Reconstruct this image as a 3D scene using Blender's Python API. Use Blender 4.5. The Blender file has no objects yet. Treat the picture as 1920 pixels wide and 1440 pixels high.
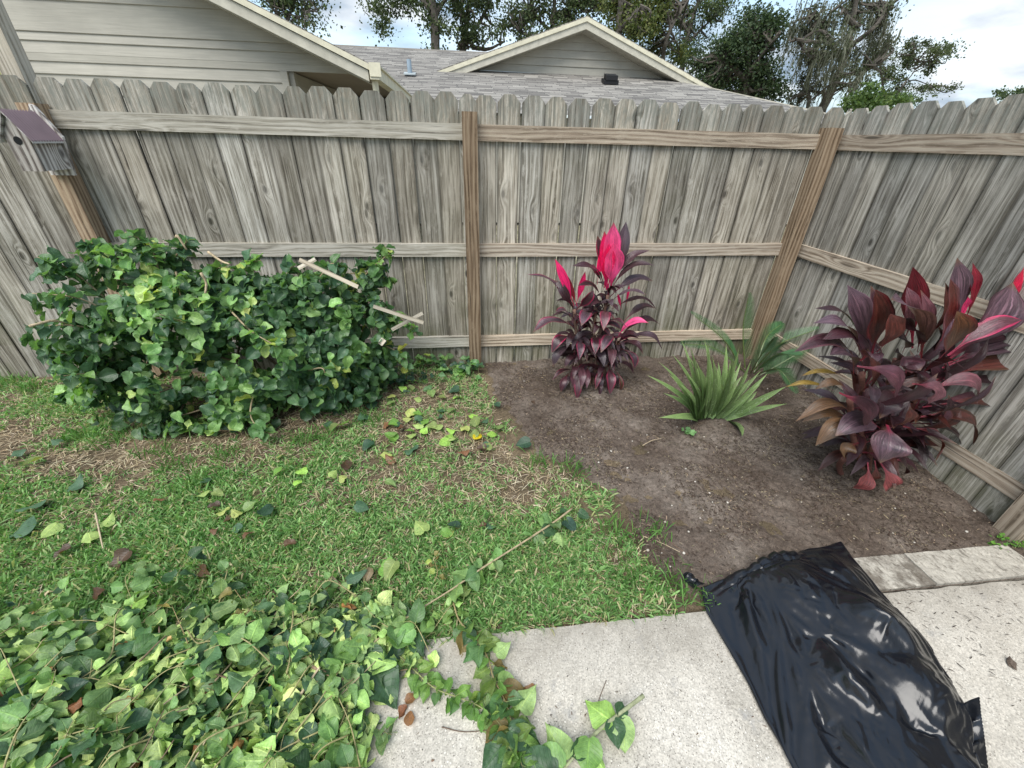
import bpy, math, random
import numpy as np
from mathutils import Matrix, Vector
R = math.radians
rng = np.random.default_rng(7)
random.seed(7)
SC = bpy.context.scene
col = SC.collection

# ------------------------------------------------------------------ camera
CAMH = 1.59
FPX = 768.8
_p, _r, _y = R(30.642), R(1.575), R(7.115)
FW = np.array([math.sin(_y)*math.cos(_p), math.cos(_y)*math.cos(_p), -math.sin(_p)])
_rt = np.array([math.cos(_y), -math.sin(_y), 0.0]); _up = np.cross(_rt, FW)
RT = math.cos(_r)*_rt+math.sin(_r)*_up; UP = -math.sin(_r)*_rt+math.cos(_r)*_up
CP = np.array([0, 0, CAMH])
cd = bpy.data.cameras.new('camera'); cam = bpy.data.objects.new('camera', cd); col.objects.link(cam)
cd.sensor_width = 36; cd.lens = FPX/1920*36; cd.clip_start = .02; cd.clip_end = 2000
cam.matrix_world = Matrix(((RT[0], UP[0], -FW[0], 0), (RT[1], UP[1], -FW[1], 0), (RT[2], UP[2], -FW[2], CAMH), (0, 0, 0, 1)))
SC.camera = cam
# measured points: pixel of the photograph -> point on the ground (G), on the plane y=Y (A)
def ray(x, y): return RT*(x-960)/FPX+UP*(720-y)/FPX+FW
def G(x, y, z=0.0):
    d = ray(x, y); return CP+d*(z-CAMH)/d[2]
def A(x, y, Y):
    d = ray(x, y); return CP+d*Y/d[1]

# ------------------------------------------------------------------ world, sun, exposure
SUN_EL = R(58)      # high and hazy, behind the camera
w = bpy.data.worlds.new('World'); SC.world = w; w.use_nodes = True
nt = w.node_tree; nt.nodes.clear()
def wn(t, **k):
    n = nt.nodes.new(t)
    for a, b in k.items(): setattr(n, a, b)
    return n
out = wn('ShaderNodeOutputWorld'); bg = wn('ShaderNodeBackground'); bg.inputs[1].default_value = .1
sky = wn('ShaderNodeTexSky', sky_type='NISHITA', sun_disc=False, sun_elevation=SUN_EL, sun_rotation=R(40), air_density=1.2, dust_density=1.0)
tc = wn('ShaderNodeTexCoord'); sep = wn('ShaderNodeSeparateXYZ'); nt.links.new(tc.outputs['Generated'], sep.inputs[0])
za = wn('ShaderNodeMath', operation='ADD'); za.inputs[1].default_value = .22; nt.links.new(sep.outputs[2], za.inputs[0])
zm = wn('ShaderNodeMath', operation='MAXIMUM'); zm.inputs[1].default_value = .05; nt.links.new(za.outputs[0], zm.inputs[0])
dx = wn('ShaderNodeMath', operation='DIVIDE'); dy = wn('ShaderNodeMath', operation='DIVIDE')
for d_, i in ((dx, 0), (dy, 1)): nt.links.new(sep.outputs[i], d_.inputs[0]); nt.links.new(zm.outputs[0], d_.inputs[1])
cb = wn('ShaderNodeCombineXYZ'); nt.links.new(dx.outputs[0], cb.inputs[0]); nt.links.new(dy.outputs[0], cb.inputs[1])
n1 = wn('ShaderNodeTexNoise'); n1.inputs['Scale'].default_value = .9; n1.inputs['Detail'].default_value = 7; n1.inputs['Roughness'].default_value = .55
n1.inputs['Distortion'].default_value = .5
nt.links.new(cb.outputs[0], n1.inputs['Vector'])
r1 = wn('ShaderNodeValToRGB'); r1.color_ramp.elements[0].position = .36; r1.color_ramp.elements[1].position = .56
nt.links.new(n1.outputs[0], r1.inputs[0])
n2 = wn('ShaderNodeTexNoise'); n2.inputs['Scale'].default_value = 2.2; n2.inputs['Detail'].default_value = 6
mp = wn('ShaderNodeMapping'); mp.inputs['Location'].default_value = (3.1, 7.7, 2); nt.links.new(cb.outputs[0], mp.inputs[0]); nt.links.new(mp.outputs[0], n2.inputs['Vector'])
r2 = wn('ShaderNodeValToRGB'); e = r2.color_ramp.elements
e[0].position = .40; e[0].color = (.40, .50, .61, 1); e[1].position = .60; e[1].color = (1, 1, 1, 1)
nt.links.new(n2.outputs[0], r2.inputs[0])
cm = wn('ShaderNodeMix', data_type='RGBA', blend_type='MULTIPLY'); cm.inputs[0].default_value = 1
nt.links.new(r2.outputs[0], cm.inputs[6]); cm.inputs[7].default_value = (6.1, 6.4, 6.7, 1)
sk = wn('ShaderNodeMix', data_type='RGBA', blend_type='ADD'); sk.inputs[0].default_value = 1
nt.links.new(sky.outputs[0], sk.inputs[6]); sk.inputs[7].default_value = (1.7, 2.3, 2.8, 1)
mx = wn('ShaderNodeMix', data_type='RGBA'); nt.links.new(r1.outputs[0], mx.inputs[0]); nt.links.new(sk.outputs[2], mx.inputs[6]); nt.links.new(cm.outputs[2], mx.inputs[7])
nt.links.new(mx.outputs[2], bg.inputs[0]); nt.links.new(bg.outputs[0], out.inputs[0])
sl = bpy.data.lights.new('sun', 'SUN'); sl.energy = 2.7; sl.angle = R(44); sl.color = (1, .965, .91)
so = bpy.data.objects.new('sun', sl); col.objects.link(so)
sd = Vector((-.52*math.cos(SUN_EL), -.85*math.cos(SUN_EL), math.sin(SUN_EL)))
so.rotation_euler = (sd*-1).to_track_quat('-Z', 'Y').to_euler()
sky.sun_rotation = math.atan2(sd.x, sd.y)
SC.view_settings.view_transform = 'Standard'; SC.view_settings.look = 'None'
SC.view_settings.exposure = 0.76; SC.view_settings.gamma = 1
SC.render.engine = 'CYCLES'
SC.cycles.max_bounces = 6


# ------------------------------------------------------------------ crumpled film of the bin bag, draped once with the cloth solver and frozen into a mesh
import types
_rs = np.random.default_rng(3)
def _bag_sheet():
    rows=[((1312,1105),(1578,1013)),((1322,1150),(1612,1060)),((1360,1215),(1660,1135)),((1400,1285),(1705,1205)),((1430,1350),(1747,1270)),((1460,1400),(1775,1325)),((1485,1450),(1790,1400))]
    L=[G(*a,.01)[:2] for a,b in rows]; Rr=[G(*b,.03)[:2] for a,b in rows]
    L+= [np.array([.90,.18]),np.array([.93,-.02])]; Rr+=[np.array([1.50,.15]),np.array([1.42,-.02])]
    L=np.array(L);Rr=np.array(Rr)
    NX,NY=72,106
    tt=np.linspace(0,len(L)-1,NY); it=np.arange(len(L))
    Lx=np.stack([np.interp(tt,it,L[:,k]) for k in (0,1)],1);Rx=np.stack([np.interp(tt,it,Rr[:,k]) for k in (0,1)],1)
    # reparam by arclength-ish
    s=np.concatenate([[0],np.cumsum(np.linalg.norm(np.diff((Lx+Rx)/2,axis=0),axis=1))]);s/=s[-1]
    q=np.linspace(0,1,NY)
    Lx=np.stack([np.interp(q,s,Lx[:,k]) for k in (0,1)],1);Rx=np.stack([np.interp(q,s,Rx[:,k]) for k in (0,1)],1)
    u=np.linspace(0,1,NX)[None,:,None]
    XY=Lx[:,None]*(1-u)+Rx[:,None]*u
    U,T=np.meshgrid(np.linspace(0,1,NX),q)
    def dome(x,y):
        # contents lumps
        z=0
        for cx,cy,r,h in ((1.30,.80,.26,.13),(1.40,.66,.23,.17),(1.38,.50,.20,.16),(1.18,.55,.18,.10),(1.50,.90,.15,.08),(1.22,.25,.24,.12),(1.15,.88,.14,.07)):
            z=np.maximum(z,h*np.exp(-((x-cx)**2+(y-cy)**2)/r**2*1.3))
        return z
    ph=U*4.4+T*1.9+.55*np.sin(T*5+1)+.35*np.sin(U*7+T*11)
    k=.5+.5*np.sin(ph*2*np.pi*.8)+.5*(.5+.5*np.sin(ph*2*np.pi*1.7+2))
    Z=dome(XY[...,0],XY[...,1])+.008+.050*k*(.35+.65*np.sin(T*6+U*4)**2)+_rs.random(U.shape)*.003
    edge=np.minimum(np.minimum(U,1-U)*6,np.minimum(T,1-T)*8).clip(0,1)
    Z=Z*edge+.012
    Z[:, :]=np.where((T<.04),.012+.0*T,Z)
    V=np.dstack([XY,Z]).reshape(-1,3)
    i=np.arange(NY-1)[:,None]*NX+np.arange(NX-1)[None]
    F=np.stack([i,i+1,i+NX+1,i+NX],-1).reshape(-1,4)
    me=bpy.data.meshes.new('bag');me.from_pydata(V.tolist(),[],F.tolist());o=bpy.data.objects.new('bag',me);col.objects.link(o)
    o.shape_key_add(name='Basis'); rk=o.shape_key_add(name='rest')
    # anisotropic rest: fabric direction across = R-L
    c=XY.mean(axis=1,keepdims=True)
    ax=np.array([.93,.36]); ax/=np.linalg.norm(ax); al=np.array([-ax[1],ax[0]])
    d=XY-np.array([1.3,.6]); a=(d@ax)*1.38; b=(d@al)*1.10
    # extra per-row skew wobble
    P=np.array([1.3,.6])+a[...,None]*ax+b[...,None]*al
    P3=np.dstack([P,Z*0+.3]).reshape(-1,3)
    for k,p in enumerate(P3): rk.data[k].co=p
    rk.value=0
    vg=o.vertex_groups.new(name='pin')
    W=np.zeros((NY,NX)); W[:,0]=1;W[:,-1]=1;W[0,:]=1;W[-1,:]=1
    for k,wv in enumerate(W.ravel()):
        if wv>0: vg.add([k],float(wv),'REPLACE')
    cl=o.modifiers.new('cl','CLOTH');st=cl.settings
    st.quality=6;st.mass=.08;st.tension_stiffness=60;st.compression_stiffness=60;st.shear_stiffness=12;st.bending_stiffness=.12;st.bending_model='ANGULAR'
    st.tension_damping=8;st.compression_damping=8;st.shear_damping=8;st.air_damping=2
    st.vertex_group_mass='pin';st.rest_shape_key=rk;st.pin_stiffness=1
    cl.collision_settings.distance_min=.004;cl.collision_settings.use_self_collision=False;cl.collision_settings.self_distance_min=.003;cl.collision_settings.collision_quality=2
    # ground + dome collider
    X,Y=np.meshgrid(np.linspace(.3,2.2,110),np.linspace(-.4,1.6,110));Zc=dome(X,Y)
    Vc=np.dstack([X,Y,Zc]).reshape(-1,3);j=np.arange(109)[:,None]*110+np.arange(109)[None]
    m2=bpy.data.meshes.new('c');m2.from_pydata(Vc.tolist(),[],np.stack([j,j+1,j+111,j+110],-1).reshape(-1,4).tolist())
    oc=bpy.data.objects.new('c',m2);col.objects.link(oc);oc.modifiers.new('col','COLLISION');oc.collision.thickness_outer=.004;oc.collision.cloth_friction=8
    sc=SC
    for f in range(1,36):
        sc.frame_set(f)
    dg=bpy.context.evaluated_depsgraph_get();ev=o.evaluated_get(dg);R=np.array([v.co[:] for v in ev.data.vertices]).reshape(NY,NX,3)
    sc.frame_set(1)
    for q_ in (o, oc): me_ = q_.data; bpy.data.objects.remove(q_); bpy.data.meshes.remove(me_)
    return R
BG = _bag_sheet()

# ------------------------------------------------------------------ mesh accumulation
class MB:
    def __init__(s): s.V = []; s.Q = []; s.T = []; s.C = []; s.B = []; s.n = 0
    def add(s, V, Q=None, T=None, c=(1, 1, 1), b=None):
        V = np.asarray(V, float).reshape(-1, 3); m = len(V)
        if Q is not None and len(Q): s.Q.append(np.asarray(Q, int).reshape(-1, 4)+s.n)
        if T is not None and len(T): s.T.append(np.asarray(T, int).reshape(-1, 3)+s.n)
        c = np.asarray(c, float)
        s.C.append(np.broadcast_to(c, (m, 3)) if c.ndim < 2 else c)
        s.B.append(np.zeros((m, 3)) if b is None else np.asarray(b, float).reshape(-1, 3))
        s.V.append(V); s.n += m
    def build(s, name, mat, parent=None, smooth=False, origin=None):
        me = bpy.data.meshes.new(name)
        V = np.concatenate(s.V)
        if origin is not None: V = V-np.asarray(origin)
        Q = np.concatenate(s.Q) if s.Q else np.zeros((0, 4), int)
        T = np.concatenate(s.T) if s.T else np.zeros((0, 3), int)
        me.vertices.add(len(V)); me.vertices.foreach_set('co', V.ravel())
        idx = np.concatenate([Q.ravel(), T.ravel()]); me.loops.add(len(idx)); me.loops.foreach_set('vertex_index', idx)
        st = np.concatenate([np.arange(len(Q))*4, len(Q)*4+np.arange(len(T))*3]); tt = np.concatenate([np.full(len(Q), 4), np.full(len(T), 3)])
        me.polygons.add(len(st)); me.polygons.foreach_set('loop_start', st); me.polygons.foreach_set('loop_total', tt)
        me.polygons.foreach_set('use_smooth', np.full(len(st), smooth))
        me.update(calc_edges=True); me.validate()
        C = np.concatenate(s.C); a = me.attributes.new('col', 'FLOAT_COLOR', 'POINT')
        a.data.foreach_set('color', np.concatenate([C, np.ones((len(C), 1))], 1).ravel())
        a = me.attributes.new('bc', 'FLOAT_VECTOR', 'POINT'); a.data.foreach_set('vector', np.concatenate(s.B).ravel())
        me.materials.append(mat)
        o = bpy.data.objects.new(name, me); col.objects.link(o)
        if parent is not None: o.parent = parent
        if origin is not None and parent is None: o.location = origin
        return o
    # oriented box with board coordinates: o origin corner, ex/ey/ez edge vectors (ey = along the grain)
    def box(s, o, ex, ey, ez, c=(1, 1, 1), seed=None, bev=0):
        o, ex, ey, ez = [np.asarray(q, float) for q in (o, ex, ey, ez)]
        lx, ly, lz = [np.linalg.norm(q) for q in (ex, ey, ez)]
        if seed is None: seed = rng.random()*50
        V = []; B = []
        for i in (0, 1):
            for j in (0, 1):
                for k in (0, 1):
                    V.append(o+ex*i+ey*j+ez*k); B.append((lx*i+lz*k, ly*j, seed))
        Q = [(0, 1, 3, 2), (4, 6, 7, 5), (0, 4, 5, 1), (2, 3, 7, 6), (0, 2, 6, 4), (1, 5, 7, 3)]
        s.add(V, Q, c=c, b=B)
def tag(o, label=None, cat=None, group=None, kind=None):
    if label: o['label'] = label
    if cat: o['category'] = cat
    if group: o['group'] = group
    if kind: o['kind'] = kind
    return o
def empty(name, loc, label, cat, group=None):
    o = bpy.data.objects.new(name, None); col.objects.link(o); o.location = [float(q) for q in loc]; o.empty_display_size = .1
    return tag(o, label, cat, group)
def part(mb, name, mat, parent, smooth=False):
    o = mb.build(name, mat, None, smooth); me = o.data
    L = np.array(parent.location)
    co = np.empty(len(me.vertices)*3); me.vertices.foreach_get('co', co)
    me.vertices.foreach_set('co', (co.reshape(-1, 3)-L).ravel()); me.update(); o.parent = parent
    return o
def sub(mb, name, mat, parentpart, smooth=False):
    root = parentpart.parent
    o = part(mb, name, mat, root, smooth); o.parent = parentpart; return o
def norm(v):
    v = np.asarray(v, float); return v/(np.linalg.norm(v, axis=-1, keepdims=True)+1e-9)
def tube(mb, P, rad, n=6, c=(1, 1, 1), cap=True, seed=0, jit=0):
    P = np.asarray(P, float); m = len(P); rad = np.broadcast_to(np.asarray(rad, float), (m,))
    T = norm(np.gradient(P, axis=0)); ref = np.array([.31, .22, .92]); 
    if abs(T[0]@ref) > .95: ref = np.array([1, 0, 0.])
    X = norm(np.cross(T, ref)); Y = np.cross(T, X)
    a = np.arange(n)*2*math.pi/n
    V = P[:, None]+(X[:, None]*np.cos(a)[None, :, None]+Y[:, None]*np.sin(a)[None, :, None])*(rad[:, None, None]*(1+(rng.random((m, n, 1))-.5)*jit))
    L = np.concatenate([[0], np.cumsum(np.linalg.norm(np.diff(P, axis=0), axis=1))])
    B = np.stack([np.broadcast_to(np.sin(a)*.05, (m, n)), np.broadcast_to(L[:, None], (m, n)), np.full((m, n), seed)], -1)
    i = np.arange(m-1)[:, None]*n; j = np.arange(n)[None]; k = (j+1) % n
    Q = np.stack([i+j, i+k, i+n+k, i+n+j], -1).reshape(-1, 4)
    c = np.asarray(c, float)
    if c.ndim == 2: c = np.repeat(c, n, 0)
    T_ = []
    if cap:
        for q in (range(1, n-1)): T_ += [(0, q+1, q), ((m-1)*n, (m-1)*n+q, (m-1)*n+q+1)]
    mb.add(V.reshape(-1, 3), Q, T_, c=c, b=B.reshape(-1, 3))
def curve(pts, n):            # Catmull-Rom through points
    P = np.asarray(pts, float)
    if len(P) == 2: return P[0]+(P[1]-P[0])*np.linspace(0, 1, n)[:, None]
    P = np.concatenate([[2*P[0]-P[1]], P, [2*P[-1]-P[-2]]]); k = len(P)-3
    o = []
    for t in np.linspace(0, k-1e-6, n):
        i = int(t); f = t-i; a, b, c, d = P[i:i+4]
        o.append(.5*((2*b)+(-a+c)*f+(2*a-5*b+4*c-d)*f*f+(-a+3*b-3*c+d)*f**3))
    return np.array(o)
_g = rng.random((256, 256))
def vn(x, y):
    x = np.asarray(x, float); y = np.asarray(y, float); xi = np.floor(x).astype(int); yi = np.floor(y).astype(int); fx = x-xi; fy = y-yi
    fx = fx*fx*(3-2*fx); fy = fy*fy*(3-2*fy)
    g = lambda a, b: _g[a % 256, b % 256]
    return (g(xi, yi)*(1-fx)+g(xi+1, yi)*fx)*(1-fy)+(g(xi, yi+1)*(1-fx)+g(xi+1, yi+1)*fx)*fy
def fbm(x, y, o=4):
    s = 0; a = .5
    for i in range(o): s = s+a*vn(x*2**i+17*i, y*2**i+31*i); a *= .5
    return s/(1-.5**o)
def inpoly(x, y, P):
    P = np.asarray(P, float); r = np.zeros(np.shape(x), bool); n = len(P)
    for i in range(n):
        x0, y0 = P[i][:2]; x1, y1 = P[(i+1) % n][:2]
        c = ((y0 > y) != (y1 > y)) & (x < (x1-x0)*(y-y0)/(y1-y0+1e-12)+x0); r ^= c
    return r

# ------------------------------------------------------------------ materials
class NT:
    def __init__(s, name):
        s.m = bpy.data.materials.new(name); s.m.use_nodes = True; s.t = s.m.node_tree; s.t.nodes.clear()
        s.o = s.t.nodes.new('ShaderNodeOutputMaterial')
    def n(s, t, ins=None, **k):
        q = s.t.nodes.new(t)
        for a, b in k.items(): setattr(q, a, b)
        for a, b in (ins or {}).items(): s.i(q, a, b)
        return q
    def i(s, q, a, b):
        if hasattr(b, 'is_output'): s.t.links.new(b, q.inputs[a])
        else: q.inputs[a].default_value = b
    def math(s, op, a, b=0.0, c=None, clamp=False):
        q = s.n('ShaderNodeMath', {0: a, 1: b}, operation=op, use_clamp=clamp)
        if c is not None: s.i(q, 2, c)
        return q.outputs[0]
    def xyz(s, x, y, z): return s.n('ShaderNodeCombineXYZ', {0: x, 1: y, 2: z}).outputs[0]
    def noise(s, vec, scale=1, detail=3, rough=.5, dist=0):
        return s.n('ShaderNodeTexNoise', {'Vector': vec, 'Scale': scale, 'Detail': detail, 'Roughness': rough, 'Distortion': dist}).outputs[0]
    def ramp(s, f, stops):
        q = s.n('ShaderNodeValToRGB', {0: f}); e = q.color_ramp.elements
        while len(e) < len(stops): e.new(.5)
        for k, (p, c) in enumerate(stops):
            e[k].position = p; e[k].color = (tuple(c)+(1,))[:4] if hasattr(c, '__len__') else (c, c, c, 1)
        return q.outputs[0]
    def mix(s, f, a, b, bt='MIX'):
        q = s.n('ShaderNodeMix', data_type='RGBA', blend_type=bt); s.i(q, 0, f)
        s.i(q, 6, a if hasattr(a, 'is_output') else tuple(a)+(1,)); s.i(q, 7, b if hasattr(b, 'is_output') else tuple(b)+(1,)); return q.outputs[2]
    def bump(s, h, dist=.002, st=1):
        return s.n('ShaderNodeBump', {'Height': h, 'Distance': dist, 'Strength': st}).outputs[0]
    def pbr(s, color, rough=.7, bump=None, **k):
        q = s.n('ShaderNodeBsdfPrincipled'); s.i(q, 'Base Color', color if hasattr(color, 'is_output') else tuple(color)+(1,)); s.i(q, 'Roughness', rough)
        if bump is not None: s.i(q, 'Normal', bump)
        for a, b in k.items(): s.i(q, a.replace('_', ' '), b)
        s.t.links.new(q.outputs[0], s.o.inputs[0]); return q
    def attr(s, name): return s.n('ShaderNodeAttribute', attribute_name=name)
    def pos(s): return s.n('ShaderNodeNewGeometry').outputs['Position']

def wood(name, dark, mid, light, ring=.25, algae=0.0, knotd=(.3, .14), warm=(1, 1, 1), knotamt=1.0, edge=False):
    n = NT(name); sp = n.n('ShaderNodeSeparateXYZ', {0: n.attr('bc').outputs['Vector']}); x, y, z = sp.outputs
    kv = n.xyz(n.math('MULTIPLY_ADD', x, 1/knotd[1], n.math('MULTIPLY', z, 13.13)), n.math('MULTIPLY_ADD', y, 1/knotd[0], n.math('MULTIPLY', z, 7.31)), 0.0)
    vo = n.n('ShaderNodeTexVoronoi', {'Vector': kv, 'Scale': 1.0, 'Randomness': 1.0}, voronoi_dimensions='2D')
    d = vo.outputs['Distance']; cellr = n.n('ShaderNodeSeparateColor', {0: vo.outputs['Color']}).outputs[0]
    keep = n.math('MULTIPLY', n.math('GREATER_THAN', cellr, 1-.36*knotamt), n.math('MULTIPLY_ADD', n.math('FRACT', n.math('MULTIPLY', cellr, 37.0)), .75, .25))
    k = n.math('MULTIPLY', n.n('ShaderNodeMapRange', {'Value': d, 'From Min': .38, 'From Max': 0.0, 'To Min': 0.0, 'To Max': 1.0}, interpolation_type='SMOOTHSTEP').outputs[0], keep)
    warp = n.noise(n.xyz(n.math('MULTIPLY', x, 7.0), n.math('MULTIPLY', y, 1.1), z), 1, 3)
    g = n.math('ADD', n.math('MULTIPLY_ADD', warp, 2.3, n.math('MULTIPLY', x, 26.0)), n.math('MULTIPLY', k, 2.1))
    med = n.noise(n.xyz(g, n.math('MULTIPLY', y, .6), z), 2.2, 4, .6)
    fine = n.noise(n.xyz(n.math('MULTIPLY_ADD', x, 330.0, n.math('MULTIPLY', g, 3.0)), n.math('MULTIPLY', y, 4.0), z), 1, 3, .7)
    scuff = n.noise(n.xyz(n.math('MULTIPLY', x, 30.0), n.math('MULTIPLY', y, 9.0), n.math('ADD', z, 3.0)), 1, 5, .7)
    blotch = n.noise(n.xyz(n.math('MULTIPLY', x, 22.0), n.math('MULTIPLY', y, 3.2), z), 1, 4, .6)
    band = n.math('MULTIPLY_ADD', n.math('SINE', n.math('MULTIPLY', g, 9.0)), .5, .5)
    v = n.math('ADD', n.math('MULTIPLY', med, .50), n.math('ADD', n.math('MULTIPLY', fine, .52), n.math('MULTIPLY', blotch, .30)))
    v = n.math('ADD', n.math('MULTIPLY', v, 1-ring*.5), n.math('MULTIPLY', band, ring*.5))
    c = n.ramp(v, [(.47, tuple(q*.8 for q in dark)), (.60, mid), (.745, light)])
    c = n.mix(n.n('ShaderNodeMapRange', {'Value': scuff, 'From Min': .53, 'From Max': .70, 'To Min': 0.0, 'To Max': .7}).outputs[0], c, light)
    hs = n.n('ShaderNodeTexWhiteNoise', {'W': z}, noise_dimensions='1D')
    val = n.math('MULTIPLY_ADD', hs.outputs['Value'], .62, .70)
    c = n.mix(1.0, c, n.xyz(val, val, val), 'MULTIPLY')
    tint = n.mix(n.math('MULTIPLY', n.n('ShaderNodeSeparateColor', {0: hs.outputs['Color']}).outputs[1], .55), (1, 1, 1), (1.0, .90, .76))
    c = n.mix(1.0, c, tint, 'MULTIPLY')
    rim = n.n('ShaderNodeMapRange', {'Value': d, 'From Min': .16, 'From Max': .09, 'To Min': 0.0, 'To Max': 1.0}).outputs[0]
    core = n.n('ShaderNodeMapRange', {'Value': d, 'From Min': .10, 'From Max': .055, 'To Min': 0.0, 'To Max': 1.0}).outputs[0]
    c = n.mix(n.math('MULTIPLY', n.math('MULTIPLY', rim, keep), .45), c, tuple(q*.6 for q in mid))
    c = n.mix(n.math('MULTIPLY', n.math('MULTIPLY', core, keep), .85), c, tuple(q*.25 for q in dark))
    # cracks: rare thin dark vertical checks
    cr = n.noise(n.xyz(n.math('MULTIPLY', x, 130.0), n.math('MULTIPLY', y, 1.6), n.math('ADD', z, 5.0)), 1, 2)
    c = n.mix(n.n('ShaderNodeMapRange', {'Value': cr, 'From Min': .655, 'From Max': .70, 'To Min': 0.0, 'To Max': .85}).outputs[0], c, tuple(q*.35 for q in dark))
    if edge:
        ex = n.math('ADD', n.math('ABSOLUTE', x), n.math('MULTIPLY', n.noise(n.xyz(n.math('MULTIPLY', x, 30.0), n.math('MULTIPLY', y, 5.0), z), 1, 3), .016))
        c = n.mix(n.n('ShaderNodeMapRange', {'Value': ex, 'From Min': .062, 'From Max': .079, 'To Min': 0.0, 'To Max': .72}).outputs[0], c, tuple(q*.75 for q in dark))
        mt = n.noise(n.xyz(n.math('MULTIPLY', x, 60.0), n.math('MULTIPLY', y, 14.0), z), 1, 4, .7)
        hi = n.math('MULTIPLY', n.n('ShaderNodeMapRange', {'Value': y, 'From Min': 1.45, 'From Max': 1.86, 'To Min': 0.0, 'To Max': .85}).outputs[0], n.n('ShaderNodeMapRange', {'Value': mt, 'From Min': .40, 'From Max': .62, 'To Min': 0.0, 'To Max': 1.0}).outputs[0])
        c = n.mix(hi, c, (.20, .21, .185))
    if algae:
        al = n.noise(n.pos(), 2.3, 4, .6)
        zz = n.n('ShaderNodeSeparateXYZ', {0: n.pos()}).outputs[2]
        low = n.n('ShaderNodeMapRange', {'Value': zz, 'From Min': .7, 'From Max': .0, 'To Min': .15, 'To Max': 1.0}).outputs[0]
        f = n.math('MULTIPLY', n.n('ShaderNodeMapRange', {'Value': al, 'From Min': .42, 'From Max': .66, 'To Min': 0.0, 'To Max': algae}).outputs[0], low)
        c = n.mix(f, c, (.10, .11, .045))
        dk = n.noise(n.pos(), 1.7, 3)
        c = n.mix(n.n('ShaderNodeMapRange', {'Value': dk, 'From Min': .48, 'From Max': .72, 'To Min': 0.0, 'To Max': .45}).outputs[0], c, tuple(q*.8 for q in dark))
    n.pbr(c, .85, n.bump(n.math('ADD', fine, n.math('MULTIPLY', med, 1.5)), .0022, .9), Specular_IOR_Level=.25)
    return n.m
M = {}
M['picket'] = wood('weathered_grey_wood', (.070, .060, .047), (.220, .203, .170), (.48, .46, .415), .12, .8, edge=True)
M['picket_cool'] = wood('weathered_blue_grey_wood', (.075, .067, .056), (.220, .210, .186), (.48, .468, .435), .14, .6, edge=True)
M['rail'] = wood('weathered_rail_wood', (.19, .15, .11), (.35, .29, .23), (.52, .46, .38), .32, 0, (.7, .10), knotamt=.6)
M['rail_grey'] = wood('grey_rail_wood', (.19, .175, .145), (.36, .34, .29), (.52, .50, .45), .22, 0, (.7, .10), knotamt=.6)
M['post'] = wood('brown_post_wood', (.10, .068, .042), (.215, .155, .105), (.34, .27, .195), .34, 0, (.55, .12), knotamt=.7)
M['palewood'] = wood('pale_cut_wood', (.26, .23, .18), (.42, .38, .31), (.55, .51, .43), .3, 0, knotamt=.2)
M['greenwood'] = wood('mossy_wood', (.09, .10, .03), (.22, .245, .09), (.36, .37, .20), .2, 0, knotamt=.3)
M['birdwood'] = wood('birdhouse_wood', (.16, .14, .13), (.34, .32, .31), (.52, .51, .50), .5, 0, knotamt=.5)

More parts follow.
